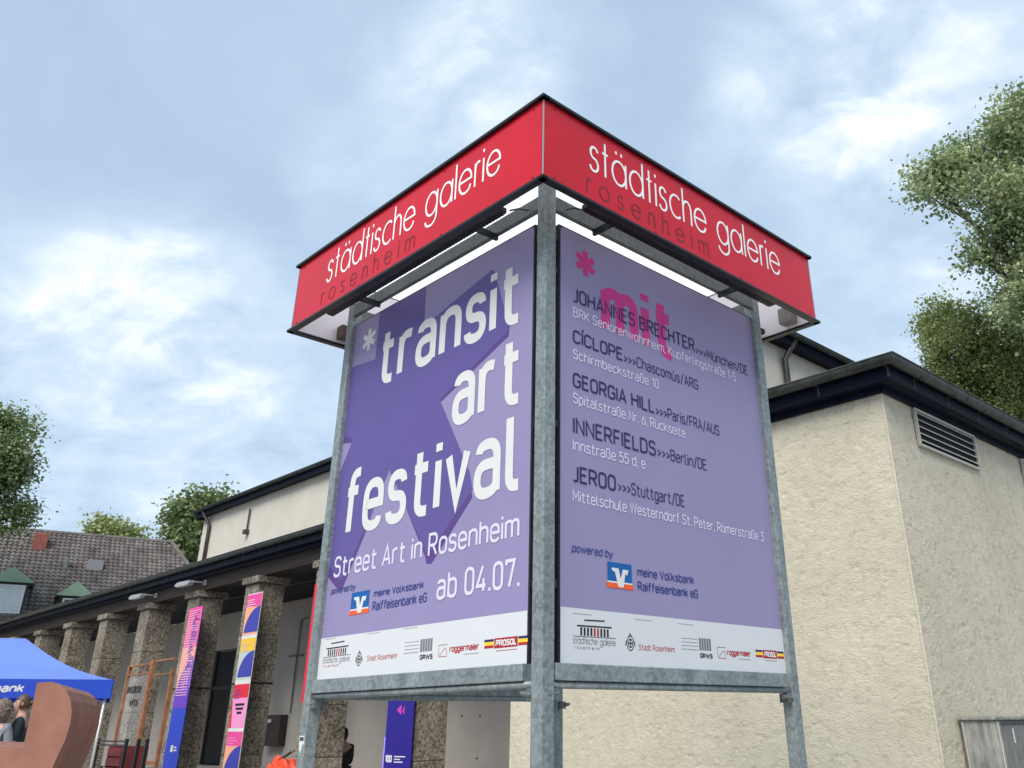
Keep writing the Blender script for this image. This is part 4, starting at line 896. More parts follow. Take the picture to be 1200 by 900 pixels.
for r_ in range(nrow + 1):
    fr_ = r_ / nrow; xa = (xr0 - 4) + 4 * fr_; xb = 3.6 - 3.5 * fr_
    xa = max(xa, -13.5)
    k0 = int((xb - xa) / cw)
    for k in range(k0): add_tile(Vector((xa + k * cw, -run, ze)) + us * (r_ * 0.30) + Vector((0, 0, .01)), Vector((1, 0, 0)), us, un, cw, .33)
us2 = Vector((-3.5, 0, zr - ze)); 
py_obj('roof_tile', V, Fc, tile_m, HO, kind='stuff')
bm = bmesh.new()
for k in range(48): tube(bm, [(-16 + k * .335, 0, zr + .03), (-16 + k * .335 + .35, 0, zr + .05)], .12, 8)
bm_obj('ridge_tile', bm, tile_m, HO); HO.children[-1]['kind'] = 'stuff'
bm = bmesh.new()
for k in range(24):
    a = k / 24; b = (k + 1.04) / 24; p = lambda q: (0.1 + 3.5 * q, -run * q, zr + .06 - (zr - ze) * q); tube(bm, [p(a), p(b)], .12, 8)
bm_obj('hip_tile', bm, tile_m, HO); HO.children[-1]['kind'] = 'stuff'
boxo('wall', (xr0 - 3.6, 3.1, -run + .5, run - .5, 0, ze + .3), stucco_up, HO)
green_cu = mat('green copper', (0.17, 0.24, 0.15), 0.6, 0.1, 0.15, 3)
slate = mat('dark dormer cladding', (0.03, 0.035, 0.04), 0.6, 0, 0.2, 4)
pane = mat('dormer glass', (0.60, 0.68, 0.68), 0.15, 0, 0.15, 1.0)  # pale base colour stands in for the sky reflected in the glass
frm = mat('white window frame', (0.8, 0.8, 0.78), 0.5)
for dx, dz, wd, hh, light in ((-7.15, 6.35, 1.6, 1.42, True), (-4.35, 6.35, 1.25, 0.95, False)):
    yf = -(zr - dz) / PT
    d = bpy.data.objects.new('dormer', None); link(d); d.parent = HO; d.location = (dx, yf, dz)
    boxo('cheek', (-wd / 2, wd / 2, 0, hh / PT + .2, -0.2, hh), slate, d)
    bm = bmesh.new(); e = .22; a = [bm.verts.new(p) for p in ((-wd / 2 - e, -e, hh), (wd / 2 + e, -e, hh), (wd / 2 + e, hh / PT + .9, hh), (-wd / 2 - e, hh / PT + .9, hh))]; t0 = bm.verts.new((0, 1.0, hh + .85)); t1 = bm.verts.new((0, 1.6, hh + .85))
    bm.faces.new((a[0], a[1], t0)); bm.faces.new((a[1], a[2], t1, t0)); bm.faces.new((a[3], a[0], t0, t1)); bm.faces.new((a[2], a[3], t1)); bm.faces.new(a[::-1]); bm_obj('roof', bm, green_cu, d)
    boxo('window', (-wd / 2 + .12, wd / 2 - .12, -.05, -.01, .06, hh - .1), frm, d)
    boxo('pane', (-wd / 2 + .2, wd / 2 - .2, -.06, -.052, .14, hh - .18), pane if light else slate, d)
yf = -(zr - 9.0) / PT
b_ = boxo('skylight', (-4.0, -3.25, yf - .15, yf + .35, 8.95, 9.45), mat('skylight', (0.30, 0.28, 0.29), 0.3, 0.2), HO, 0.02)
bm = bmesh.new(); tube(bm, [(-4.9, -(zr - 8.95) / PT, 8.9), (-4.9, -(zr - 8.95) / PT - .1, 9.5)], .09, 8); bm_obj('vent_pipe', bm, galv, HO)
boxo('chimney', (-6.6, -5.95, -(zr - 9.9) / PT - .1, -(zr - 9.9) / PT + .6, 9.7, 10.75), mat('red brick', (0.28, 0.09, 0.07), 0.9, 0, 0.25, 6), HO, 0.02)

# ------------------------------------------------------------------ trees
def tree(name, label, lobes, base, trunk_r, leaf_m, nclump, leaf, seed, group=None):
    rng = np.random.RandomState(seed)
    T = thing(name, label, 'tree', base, 0, group); bz = Vector(base)
    lob = np.array(lobes, float); C_ = lob[:, :3] - np.array(base); r_ = lob[:, 3]
    sub_c, sub_r = [], []
    for c0_, r0_ in zip(C_, r_):
        for q_ in range(9):
            dd = rng.normal(size=3); dd /= np.linalg.norm(dd); sub_c.append(c0_ + dd * r0_ * (.45 + .35 * rng.rand())); sub_r.append(r0_ * (.30 + .22 * rng.rand()))
    C0_, R0_ = C_, r_; C_ = np.array(sub_c); r_ = np.array(sub_r)
    wgt = r_ ** 2.0; wgt /= wgt.sum()
    idx = rng.choice(len(C_), nclump, p=wgt)
    d = rng.normal(size=(nclump, 3)); d /= np.linalg.norm(d, axis=1)[:, None]
    rad = r_[idx] * (0.25 + 0.75 * rng.rand(nclump) ** 0.6)
    cc = C_[idx] + d * rad[:, None] * np.array([1, 1, .95])
    per = 26
    csz = 0.20 * (0.6 + rng.rand(nclump)) * (leaf / 0.10)
    lc = np.repeat(cc, per, 0) + np.clip(rng.normal(size=(nclump * per, 3)), -1.7, 1.7) * np.repeat(csz, per)[:, None] * np.array([1, 1, .75])
    n = len(lc)
    # leaf: folded pair of triangles making a pointed quad
    up = rng.normal(size=(n, 3)) * .75 + np.array([0, 0, .9]); up /= np.linalg.norm(up, axis=1)[:, None]
    ax = rng.normal(size=(n, 3)); ax -= (ax * up).sum(1)[:, None] * up; ax /= np.linalg.norm(ax, axis=1)[:, None]
    ax[:, 2] -= .45; ax /= np.linalg.norm(ax, axis=1)[:, None]
    sd_ = np.cross(up, ax); sd_ /= np.linalg.norm(sd_, axis=1)[:, None]
    s = leaf * (.65 + .7 * rng.rand(n))[:, None]
    p0 = lc; p1 = lc + ax * s * .5 + sd_ * s * .36 + up * s * .08; p2 = lc + ax * s; p3 = lc + ax * s * .5 - sd_ * s * .36 + up * s * .08
    Vv = np.stack([p0, p1, p2, p3], 1).reshape(-1, 3); q = np.arange(n * 4).reshape(-1, 4)
    tri = np.concatenate([q[:, [0, 1, 2]], q[:, [0, 2, 3]]], 0)
    me = bpy.data.meshes.new('crown'); me.vertices.add(len(Vv)); me.vertices.foreach_set('co', Vv.ravel())
    me.loops.add(tri.size); me.loops.foreach_set('vertex_index', tri.ravel().astype(np.int32)); me.polygons.add(len(tri)); me.polygons.foreach_set('loop_start', np.arange(0, tri.size, 3, dtype=np.int32))
    me.update(); me.materials.append(leaf_m); o = bpy.data.objects.new('crown', me); link(o); o.parent = T
    # trunk and limbs
    cen = Vector(np.average(C_, axis=0, weights=wgt)); C_, r_ = C0_, R0_; topz = float((C_[:, 2]).max())
    bm = bmesh.new(); hub = Vector((cen.x * .25, cen.y * .25, cen.z * .45))
    tube(bm, [(0, 0, 0), (hub.x * .5, hub.y * .4, hub.z * .5), tuple(hub), (cen.x * .7, cen.y * .7, cen.z * .8), (cen.x, cen.y, min(topz, cen.z * 1.1))], [trunk_r * 1.25, trunk_r, trunk_r * .8, trunk_r * .5, trunk_r * .2], 10)
    bm_obj('trunk', bm, bark, T, True)
    bm = bmesh.new(); rr = random.Random(seed)
    for i in range(len(C_)):
        e = Vector(C_[i]); st_ = hub.lerp(cen, rr.uniform(.1, .8)); mid_ = st_.lerp(e, .55) + Vector((rr.uniform(-.3, .3), rr.uniform(-.3, .3), rr.uniform(0, .5)))
        tube(bm, [tuple(st_), tuple(mid_), tuple(e)], [trunk_r * .4, trunk_r * .22, trunk_r * .1], 6)
        for j in range(7):
            dd = Vector((rr.gauss(0, 1), rr.gauss(0, 1), rr.gauss(.2, .8))).normalized() * float(r_[i]) * .95; s0 = mid_.lerp(e, rr.uniform(.3, 1))
            tube(bm, [tuple(s0), tuple(e + dd * .5 + Vector((0, 0, .05))), tuple(e + dd)], [trunk_r * .1, trunk_r * .06, trunk_r * .025], 5, False)
    bm_obj('limb', bm, bark, T, True); T.children[-1]['kind'] = 'stuff'
    return T
tree('maple_tree', 'tall broad maple rising above the right wing roof', [(10.50, 17.06, 14.40, 0.80), (9.45, 17.68, 13.95, 0.80), (8.68, 18.09, 13.35, 0.68), (9.70, 17.56, 12.54, 1.10), (10.15, 17.33, 11.25, 1.15), (9.25, 17.82, 11.31, 0.42), (10.8, 16.9, 12.9, 1.5), (9.8, 17.56, 10.10, 0.75), (11.7, 17.6, 14.3, 1.5), (12.4, 18, 12, 1.9)],
     (11.3, 17.8, 0), .32, leafA, 2700, .105, 5)
tree('ash_tree', 'shorter yellow-green tree between the maple and the dark roof corner', [(9.92, 21.85, 11.51, 0.8), (10.32, 21.67, 10.66, 1.11), (9.49, 22.04, 10.45, 0.58), (11.38, 21.13, 10.3, 1.34), (10.7, 21.48, 9.6, 0.8), (12.6, 21.3, 10.8, 1.5), (9.9, 22, 9.3, 1.0), (11.6, 21.5, 8.8, 1.4)],
     (11.0, 22.0, 0), .25, leafB, 2400, .088, 8)
tree('linden_tree', 'leafy green tree at the left edge in front of the tiled house', [(-16.04, 22.95, 9.27, 0.57), (-16.2, 22.84, 8.15, 1.04), (-15.67, 23.21, 7.66, 0.6), (-15.31, 23.44, 6.85, 0.51), (-15.61, 23.24, 5.96, 0.75), (-16.31, 22.76, 6.76, 1.34), (-17.2, 22.9, 8.8, 1.4)],
     (-16.9, 23.2, 0), .2, leafC, 800, .12, 12) if False else tree('linden_tree', 'leafy green tree at the left edge in front of the tiled house',
     [(-26.3, 37.7, 14.2, .9), (-26.6, 37.5, 12.3, 1.7), (-25.7, 38.1, 11.6, 1.0), (-25.2, 38.5, 10.2, .8), (-26.2, 37.9, 9.2, 1.0), (-27.3, 37.2, 10.4, 1.7), (-28.2, 37.6, 13.4, 2.2)], (-27.8, 38.0, 0), .3, leafC, 1300, .16, 12)
tree('dark_tree', 'dark green tree between the tiled house and the tall hall', [(-24.45, 54.7, 13.4, 1.05), (-23.97, 55.0, 14.0, .8), (-25.0, 54.5, 12.4, .6), (-24.1, 54.9, 11.75, 1.2), (-23.4, 55.2, 12.6, 1.2)],
     (-24, 55, 0), .3, leafC, 620, .30, 21)
tree('yellow_tree', 'yellow-green treetop peeking over the tiled roof ridge', [(-33.51, 61.46, 13.73, 0.9), (-32.6, 62.0, 13.3, 0.7), (-32.0, 62.3, 13.6, 0.35), (-34.01, 61.18, 14.45, 0.36), (-33.2, 61.6, 12.6, 1.4)],
     (-33, 62, 0), .3, leafB, 330, .26, 31)

# ------------------------------------------------------------------ party tent
tent_top = mat('light blue tent cloth', srgb(120, 150, 232), 0.6, 0, 0.08, 1.5, 0.5, 2.2, transl=0.25, stretch=(1, 1, 3))
tent_val = mat('royal blue tent cloth', srgb(28, 70, 190), 0.6, 0, 0.08, 2, 0.15, 4)
TN = thing('party_tent', 'blue pop-up canopy tent with white lettering on its valance', 'tent', (-7.55, 14.9, 0.3), R(27))
TWd, TD, ez_, rz_ = 5.8, 3.0, 1.985, 2.68
def tent_surface():
    V, Fc = [], []
    def grid(a, b, c, d, n=8):      # bilinear patch a-b (eave) to d-c (ridge), with a slight sag
        o = len(V)
        for i in range(n + 1):
            v = i / n
            for j in range(n + 1):
                u = j / n; p = Vector(a).lerp(Vector(b), u).lerp(Vector(d).lerp(Vector(c), u), v); p.z -= .10 * math.sin(math.pi * v) + .03 * math.sin(math.pi * u) * math.sin(math.pi * v); V.append(tuple(p))
        for i in range(n):
            for j in range(n): k = o + i * (n + 1) + j; Fc.append((k, k + 1, k + n + 2, k + n + 1))
    A, B, C_, D = (-TWd, 0, ez_), (0, 0, ez_), (0, TD, ez_), (-TWd, TD, ez_)
    r0, r1 = (-TWd + 1.45, TD / 2, rz_), (-1.45, TD / 2, rz_)
    grid(A, B, r1, r0); grid(B, C_, r1, r1); grid(C_, D, r0, r1); grid(D, A, r0, r0)
    return V, Fc
V, Fc = tent_surface(); py_obj('canopy', V, Fc, tent_top, TN, True)
bm = bmesh.new(); box(bm, -TWd, 0, -0.012, 0.0, ez_ - 0.265, ez_ + 0.005); bm_obj('valance', bm, tent_val, TN)
bm = bmesh.new(); box(bm, 0.0, 0.012, 0.0, TD, ez_ - 0.265, ez_ + 0.005); bm_obj('valance', bm, tent_val, TN)
bm = bmesh.new(); box(bm, -TWd, 0, TD, TD + .012, ez_ - 0.265, ez_ + 0.005); bm_obj('valance', bm, tent_val, TN)
boxo('back_wall', (-TWd + .03, -1.6, TD - .03, TD - .02, 0.02, ez_ - .1), mat('dark blue tent cloth', srgb(16, 34, 110), 0.7, 0, 0.1, 2), TN)
text(TN, 'Volksbank', -2.06, -1.20, ez_ - 0.182, 0.118, 0.025, letter_wh, -0.0135, slant=.15)
alu = mat('white tent pole', (0.62, 0.60, 0.58), 0.35, 0.4, 0.05, 4)
for x, y in ((-.07, .06), (-TWd + .07, .06), (-.07, TD - .06), (-TWd + .07, TD - .06)):
    lg = bm_obj('leg', tube(bmesh.new(), [(x, y, 0.0), (x, y, ez_ - .02)], 0.022, 8), alu, TN, True)
    boxo('foot', (x - .06, x + .06, y - .06, y + .06, 0.001, .012), alu, lg)
    bm_obj('clamp', tube(bmesh.new(), [(x, y, 0.62), (x, y, 0.69)], 0.034, 8), dark_metal, lg)
bm = bmesh.new()
for i in range(6):
    a = -.07 - i * (TWd - .14) / 6; b = a - (TWd - .14) / 6
    tube(bm, [(a, .06, ez_ - .06 if i % 2 == 0 else ez_ - .32), (b, .06, ez_ - .32 if i % 2 == 0 else ez_ - .06)], .010, 6)
    tube(bm, [(a, .06, ez_ - .32 if i % 2 == 0 else ez_ - .06), (b, .06, ez_ - .06 if i % 2 == 0 else ez_ - .32)], .010, 6)
bm_obj('scissor_truss', bm, alu, TN)

# ------------------------------------------------------------------ salmon sculpture
rose = mat('dusty salmon painted board', srgb(134, 88, 72), 0.8, 0, 0.10, 2.2, 0.15, 14, col2=srgb(160, 112, 97), detail=12)
SX = Vector((-0.40, 1, 0)).normalized()
prof = [(-6.9, .003), (-6.9, 1.50), (-5.27, 1.445), (-5.29, 2.0), (-5.15, 2.005), (-5.08, 1.985), (-4.995, 1.93), (-4.93, 1.84), (-4.895, 1.74), (-4.885, 1.64), (-4.90, 1.50), (-4.95, 1.33), (-5.0, 1.1), (-5.02, .8), (-5.02, .003)]
bm = bmesh.new(); a = [bm.verts.new((x, 0, z)) for x, z in prof]; b = [bm.verts.new((x + SX.x * 2.6, SX.y * 2.6, z)) for x, z in prof]; n = len(prof)
bm.faces.new(a); bm.faces.new(b[::-1])
for i in range(n): bm.faces.new((a[i], b[i], b[(i + 1) % n], a[(i + 1) % n]))
for v in bm.verts: v.co.x += 5.6
o = bm_obj('letter_sculpture', bm, rose); o.location = (-5.6, 9, 0); tag(o, 'large salmon-coloured sculpture with rounded shoulder standing before the blue tent', 'sculpture')
bm = bmesh.new(); box(bm, -.03, .03, -.01, .0, -.03, .03, .005)

# ------------------------------------------------------------------ rusty display frame, railing, crate
rust = mat('rusty orange steel', (0.23, 0.085, 0.035), 0.8, 0.2, 0.3, 5, 0.2, 30, col2=(0.42, 0.20, 0.10))
FR = thing('display_frame', 'rusty orange steel frame with a clear lettered pane in front of a stone pillar', 'frame', FB(18.28, -1.5, 0.302), PHI)
def barf(x0, x1, z0, z1, y0=0.0, w_=.07): boxo('bar', (x0, x1, y0, y0 + w_, z0, z1), rust, FR, .004)
barf(0, .09, 0, 2.58, 0); barf(1.50, 1.62, 0, 2.62, -.06); barf(2.55, 2.62, 0, 2.40, .0); barf(.09, 1.5, 2.54, 2.575); barf(.09, 1.5, 2.36, 2.39); barf(1.62, 2.62, 2.58, 2.62); barf(1.62, 2.55, 2.30, 2.33)
barf(1.62, 2.55, .62, .68); barf(.09, 1.5, .30, .34)
clear = bpy.data.materials.new('clear pane'); clear.use_nodes = True; _t = clear.node_tree; _b = _t.nodes['Principled BSDF']; _tr = _t.nodes.new('ShaderNodeBsdfTransparent'); _ms = _t.nodes.new('ShaderNodeMixShader'); _ms.inputs[0].default_value = .08
_t.links.new(_tr.outputs[0], _ms.inputs[1]); _t.links.new(_b.outputs[0], _ms.inputs[2]); _t.links.new(_ms.outputs[0], _t.nodes['Material Output'].inputs[0]); _b.inputs['Roughness'].default_value = .1
boxo('clear_pane', (.09, 1.50, .030, .036, .34, 2.36), clear, FR)
text(FR, 'entdecke', .18, 1.02, 1.98, .19, .042, black_ink, .027)
text(FR, 'wirts', .45, .95, 1.72, .18, .042, black_ink, .027)
RL = thing('railing', 'low black metal railing beside the rusty display frame', 'railing', FB(17.05, -2.2, 0.302), PHI)
for x in (1.58, 2.21, 2.63): boxo('post', (x - .03, x + .03, -.03, .03, 0, 1.10), dark_metal, RL, .004)
for z in (1.04, .97): boxo('rail', (0, 1.55, -.02, .02, z, z + .03), dark_metal, RL, .003)
boxo('post', (-.06, 0, -.03, .03, 0, 1.10), dark_metal, RL, .004)
CR = thing('red_crate', 'dark red slatted crate on the terrace behind the railing', 'crate', FB(16.7, -1.9, 0.302), PHI)
cr_m = mat('dark red wood', (0.16, 0.022, 0.025), 0.7, 0, 0.25, 5)
for j in range(5): boxo('slat', (-.55, .25, -.02, 0, .05 + j * .18, .20 + j * .18), cr_m, CR, .004)
boxo('side', (-.57, -.552, 0, .5, 0, .95), cr_m, CR); boxo('side', (.252, .27, 0, .5, 0, .95), cr_m, CR); boxo('back', (-.55, .25, .49, .51, 0, .95), cr_m, CR)

# ------------------------------------------------------------------ people
skin_m = mat('skin', (0.52, 0.30, 0.22), 0.5, 0, 0.06, 8, spec=0.4)
def skinned(name, joints, bones, m, parent, root, sub=2):
    me = bpy.data.meshes.new(name + '_src'); keys = list(joints)
    me.from_pydata([joints[k][0] for k in keys], [(keys.index(a), keys.index(b)) for a, b in bones], []); me.update()
    o = bpy.data.objects.new(name, me); link(o)
    md = o.modifiers.new('s', 'SKIN'); md.use_smooth_shade = True
    for i, k in enumerate(keys):
        r_ = joints[k][1]; r_ = r_ if isinstance(r_, tuple) else (r_, r_)
        me.skin_vertices[0].data[i].radius = r_; me.skin_vertices[0].data[i].use_root = (k == root)
    sb = o.modifiers.new('u', 'SUBSURF'); sb.levels = sub; sb.render_levels = sub
    dg = bpy.context.evaluated_depsgraph_get(); dg.update(); nm = bpy.data.meshes.new_from_object(o.evaluated_get(dg))
    o.modifiers.clear(); o.data = nm; nm.name = name; nm.materials.clear(); nm.materials.append(m)
    for p in nm.polygons: p.use_smooth = True
    if parent: o.parent = parent
    return o
def person(label, loc, rz, top_m, leg_m, hair_m, hair='short', sit=False, bare_arm=False, arms=((.0, .0), (.0, .0)), group='people near the tent'):
    """figure facing local -y, height about 1.72"""
    P = thing('person', label, 'person', loc, rz, group)
    hz = .93 if not sit else .44
    J = {'pel': ((0, 0, hz), (.15, .11)), 'wai': ((0, .0, hz + .17), (.125, .095)), 'che': ((0, .01, hz + .38), (.155, .11)), 'nek': ((0, .01, hz + .53), .06), 'nk2': ((0, -.01, hz + .60), .052), 'hd0': ((0, -.02, hz + .63), (.066, .082))}
    Bn = [('pel', 'wai'), ('wai', 'che'), ('che', 'nek'), ('nek', 'nk2'), ('nk2', 'hd0')]
    hands = []
    for s, sd_ in ((1, 'l'), (-1, 'r')):
        fw, bend = arms[0 if s == 1 else 1]
        sh = Vector((s * .185, .01, hz + .46)); el_ = sh + Vector((s * .05, -.28 * math.sin(fw), -.28 * math.cos(fw))); wr = el_ + Vector((-s * .06 * (1 if bend > .5 else -.2), -.25 * math.sin(fw + bend), -.25 * math.cos(fw + bend)))
        J['sh' + sd_] = (tuple(sh), .055); J['el' + sd_] = (tuple(el_), .042); J['wr' + sd_] = (tuple(wr), .027)
        Bn += [('che', 'sh' + sd_), ('sh' + sd_, 'el' + sd_), ('el' + sd_, 'wr' + sd_)]; hands.append((wr, (wr - el_).normalized(), s))
        if not sit:
            J['hp' + sd_] = ((s * .095, 0, .86), .092); J['kn' + sd_] = ((s * .105, -.015, .48), .06); J['an' + sd_] = ((s * .11, .02, .09), .042); J['to' + sd_] = ((s * .12, -.13, .035), .036)
        else:
            J['hp' + sd_] = ((s * .10, -.08, hz), .088); J['kn' + sd_] = ((s * .12, -.46, hz), .062); J['an' + sd_] = ((s * .12, -.46, .09), .042); J['to' + sd_] = ((s * .12, -.60, .035), .036)
        Bn += [('pel', 'hp' + sd_), ('hp' + sd_, 'kn' + sd_), ('kn' + sd_, 'an' + sd_), ('an' + sd_, 'to' + sd_)]
    body = skinned('body', J, Bn, skin_m, P, 'pel')
    # head with face, ears, and hands joined into the same mesh
    bm = bmesh.new(); bm.from_mesh(body.data)
    hc = Vector((0, -.025, hz + .690)); g_ = bmesh.ops.create_uvsphere(bm, u_segments=24, v_segments=18, radius=1.0)
    for v in g_['verts']:
        x, y, z = v.co; ww = .078 * (1 - .20 * max(0, -z)); v.co = Vector((x * ww, y * .097, z * .122))
        if y < -.2: v.co.z -= 0; v.co.y -= .026 * math.exp(-((x / .16) ** 2)) * math.exp(-(((z + .05) / .22) ** 2)); v.co.y += .010 * (math.exp(-(((abs(x) - .42) / .18) ** 2)) * math.exp(-(((z - .16) / .14) ** 2))); v.co.y -= .008 * math.exp(-((x / .3) ** 2)) * math.exp(-(((z + .45) / .1) ** 2)); v.co.y -= .012 * math.exp(-((x / .35) ** 2)) * math.exp(-(((z + .86) / .2) ** 2))
        v.co += hc
    for s in (1, -1):
        e_ = bmesh.ops.create_icosphere(bm, subdivisions=2, radius=1.0)
        for v in e_['verts']: v.co = Vector((v.co.x * .012 + s * .079, v.co.y * .018, v.co.z * .031)) + hc + Vector((0, .01, -.005))
    for wr, d, s in hands:
        side = Vector((0, 1, 0)) if abs(d.y) < .8 else Vector((0, 0, 1)); side = (side - d * side.dot(d)).normalized(); nrm_ = d.cross(side)
        tube(bm, [wr - d * .02, wr + d * .03, wr + d * .085], [.026, .034, .036], 10)
        for f_, (off, ln) in enumerate(((-.028, .062), (-.010, .074), (.009, .070), (.027, .055))):
            b0_ = wr + d * .08 + side * off; tube(bm, [b0_, b0_ + d * ln * .5 - nrm_ * s * .004, b0_ + d * ln - nrm_ * s * .018], [.0095, .009, .007], 6)
        b0_ = wr + d * .03 - side * .03; tube(bm, [b0_, b0_ - side * .026 + d * .03, b0_ - side * .030 + d * .062], [.012, .010, .008], 6)
    bm.to_mesh(body.data); bm.free()
    for p in body.data.polygons: p.use_smooth = True
    # eyes and mouth
    for s in (1, -1):
        e_ = bm_obj('eye', tube(bmesh.new(), [hc + Vector((s * .031, -.080, .018)), hc + Vector((s * .031, -.0885, .018))], [.010, .006], 8), black_ink, P)
    bm = bmesh.new(); tube(bm, [hc + Vector((-.024, -.086, -.055)), hc + Vector((0, -.098, -.056)), hc + Vector((.024, -.086, -.055))], [.003, .006, .003], 6); bm_obj('mouth', bm, mat('lips', (0.35, 0.12, 0.11), 0.5), P)
    # clothes
    def infl(r_, k): return (r_[0] + k, r_[1] + k) if isinstance(r_, tuple) else r_ + k
    tj = {'hem': ((0, 0, hz - (.06 if not sit else 0)), (.175, .135)), 'wai': ((0, 0, hz + .17), (.145, .115)), 'che': ((0, .01, hz + .38), (.175, .13)), 'nek': ((0, .01, hz + .535), (.078, .072))}
    tb_ = [('hem', 'wai'), ('wai', 'che'), ('che', 'nek')]
    for sd_ in 'lr':
        tj['sh' + sd_] = (J['sh' + sd_][0], .072); el_ = Vector(J['el' + sd_][0]); wr = Vector(J['wr' + sd_][0])
        tj['el' + sd_] = (tuple(el_), .056); tb_ += [('che', 'sh' + sd_), ('sh' + sd_, 'el' + sd_)]
        if not bare_arm: tj['wr' + sd_] = (tuple(el_.lerp(wr, .88)), .044); tb_.append(('el' + sd_, 'wr' + sd_))
    skinned('jacket', tj, tb_, top_m, P, 'hem')
    lj = {'pel': ((0, 0, hz - .01), (.160, .125))}; lb = []
    for sd_ in 'lr':
        for q, r_ in (('hp', .105), ('kn', .075), ('an', .062)): lj[q + sd_] = (J[q + sd_][0], r_)
        lb += [('pel', 'hp' + sd_), ('hp' + sd_, 'kn' + sd_), ('kn' + sd_, 'an' + sd_)]
    skinned('trousers', lj, lb, leg_m, P, 'pel')
    for s, sd_ in ((1, 'l'), (-1, 'r')):
        a_ = Vector(J['an' + sd_][0]); bm = bmesh.new(); tube(bm, [(a_.x, a_.y + .05, .04), (a_.x, a_.y - .04, .048), (a_.x, a_.y - .14, .036), (a_.x, a_.y - .20, .028)], [.035, .044, .042, .022], 10); bm_obj('shoe', bm, black_ink, P, True)
    # hair
    rr = random.Random(len(label)); bm = bmesh.new()
    g_ = bmesh.ops.create_icosphere(bm, subdivisions=4, radius=1.0)
    big_ = hair == 'curly'
    kill = []
    for v in g_['verts']:
        x, y, z = v.co; nz = .5 + .5 * math.sin(x * 13 + math.sin(y * 9) * 2) * math.sin(y * 12 + z * 7) * math.cos(z * 12 + x * 4)
        k = (1.36 + .30 * nz) if big_ else (1.07 + .03 * nz)
        if (y < -.35 and z < (.30 if not big_ else .12)) or z < (-.95 if big_ or hair == 'long' else -.55): kill.append(v)
        v.co = hc + Vector((x * .080 * k, y * .099 * k + (.02 if big_ else .005), z * .124 * k * (1 if z < 0 else 1.0) - (.02 if big_ else 0)))
    bmesh.ops.delete(bm, geom=kill, context='VERTS')
    if big_:
        for i in range(150):
            d = Vector((rr.gauss(0, 1), rr.gauss(.3, 1), rr.gauss(.1, 1))).normalized()
            if d.y < -.3 and d.z < .2: continue
            c = hc + Vector((d.x * .112, d.y * .135 + .02, d.z * .165 - .02)); q = bmesh.ops.create_icosphere(bm, subdivisions=1, radius=rr.uniform(.014, .028))
            for v in q['verts']: v.co = v.co + c
    if hair == 'bun':
        q = bmesh.ops.create_icosphere(bm, subdivisions=2, radius=.042)
        for v in q['verts']: v.co += hc + Vector((0, .118, .01))
    bm_obj('hair', bm, hair_m, P, True)
    return P
teal = mat('dark teal jacket', (0.016, 0.030, 0.040), 0.7, 0, 0.25, 6, 0.3, 20); gtop = mat('grey top', (0.24, 0.25, 0.27), 0.8, 0, 0.25, 6, 0.3, 20)
dkt = mat('dark trousers', (0.02, 0.022, 0.03), 0.8, 0, 0.2, 8); whs = mat('white shirt', (0.62, 0.64, 0.68), 0.8, 0, 0.1, 6); blk = mat('black cloth', (0.008, 0.008, 0.010), 0.8)
hair_b = mat('grey-brown curly hair', (0.10, 0.065, 0.045), 0.6, 0, 0.4, 30, 0.6, 60, col2=(0.26, 0.20, 0.16)); hair_l = mat('light brown hair', (0.085, 0.045, 0.025), 0.5, 0, 0.3, 30); hair_k = mat('black hair', (0.008, 0.007, 0.008), 0.45)
person('person with big curly grey-brown hair and grey top, seen from behind under the tent', (-8.49, 13.75, 0.22), R(165), gtop, dkt, hair_b, 'curly', arms=((.1, .3), (.2, .5)))
pb = person('person in dark teal jacket with tied-back hair, in profile beside the salmon sculpture', (-8.43, 14.15, 0.32), R(-66), teal, dkt, hair_l, 'bun', bare_arm=True, arms=((.05, .9), (.05, .7)))
person('dark-haired person in white shirt standing behind the rusty frame', tuple(FB(20.95, 1.2, 0.602)), R(120), whs, blk, hair_k, 'short', arms=((.1, .6), (.1, .4)))
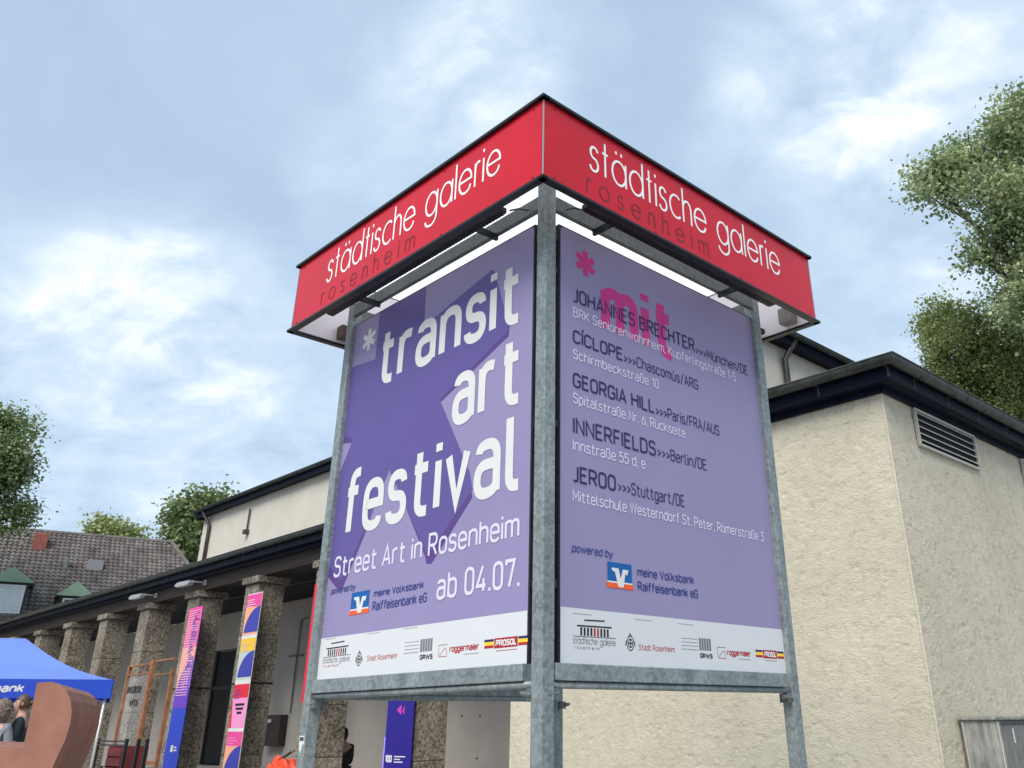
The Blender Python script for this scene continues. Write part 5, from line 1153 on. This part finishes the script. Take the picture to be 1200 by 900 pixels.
person('black-haired person sitting half hidden behind the stone pillar under the posters', tuple(FB(12.80, 1.0, 0.302)), PHI - R(90), blk, blk, hair_k, 'long', sit=True, arms=((.3, .9), (.3, .9)), group='people near the tent')
ST = thing('stool', 'small dark stool under the sitting person behind the pillar', 'stool', FB(12.80, 1.0, 0.302), PHI)
boxo('seat', (-.17, .17, -.17, .17, .30, .335), beam_m, ST, .008)
for x in (-.14, .14):
    for y in (-.14, .14): boxo('leg', (x - .015, x + .015, y - .015, y + .015, .002, .30), beam_m, ST)
pole_m = mat('worn wooden stick', (0.20, 0.14, 0.10), 0.6, 0, 0.2, 8)
PO = thing('walking_stick', 'slim wooden stick with dark tip leaning beside the sitting person', 'stick', FB(12.95, 0.66, 0.302), PHI)
bm_obj('shaft', tube(bmesh.new(), [(-.75, 0, 0.02), (.76, 0, .78)], [.03, .022], 8), pole_m, PO, True); bm_obj('tip', tube(bmesh.new(), [(.76, 0, .78), (.97, 0, .885)], [.026, .018], 8), blk, PO, True)
PO = thing('wooden_pole', 'long dark brown wooden pole leaning over the orange sack beside the left steel post', 'pole', FB(10.4, -1.45, 0.302), PHI)
bm_obj('shaft', tube(bmesh.new(), [(-2.3, -.1, .03), (.35, -.1, .92)], [.026, .020], 8), beam_m, PO, True); bm_obj('ferrule', tube(bmesh.new(), [(.35, -.1, .92), (.42, -.1, .943)], .024, 8), pole_m, PO, True)
bm = bmesh.new(); bmesh.ops.create_icosphere(bm, subdivisions=5, radius=1.0)
for v in bm.verts:
    x, y, z = v.co; k = 1 + .16 * math.sin(x * 5 + z * 4) * math.sin(y * 6 + 1) + .07 * math.sin(x * 13 + y * 11) + .05 * math.sin(z * 17 + x * 9); v.co = Vector((x * .36 * k, y * .3 * k, .36 + z * .35 * k))
    v.co.z = max(v.co.z, .004)
o = bm_obj('orange_sack', bm, mat('orange tarpaulin', (0.80, 0.075, 0.02), 0.5, 0, 0.1, 6, 0.2, 15), None, True); o.location = FB(10.40, -1.45, 0.302); o.scale = (1, 1, 1.15); tag(o, 'crumpled orange sack on the terrace beside the left steel post', 'sack')
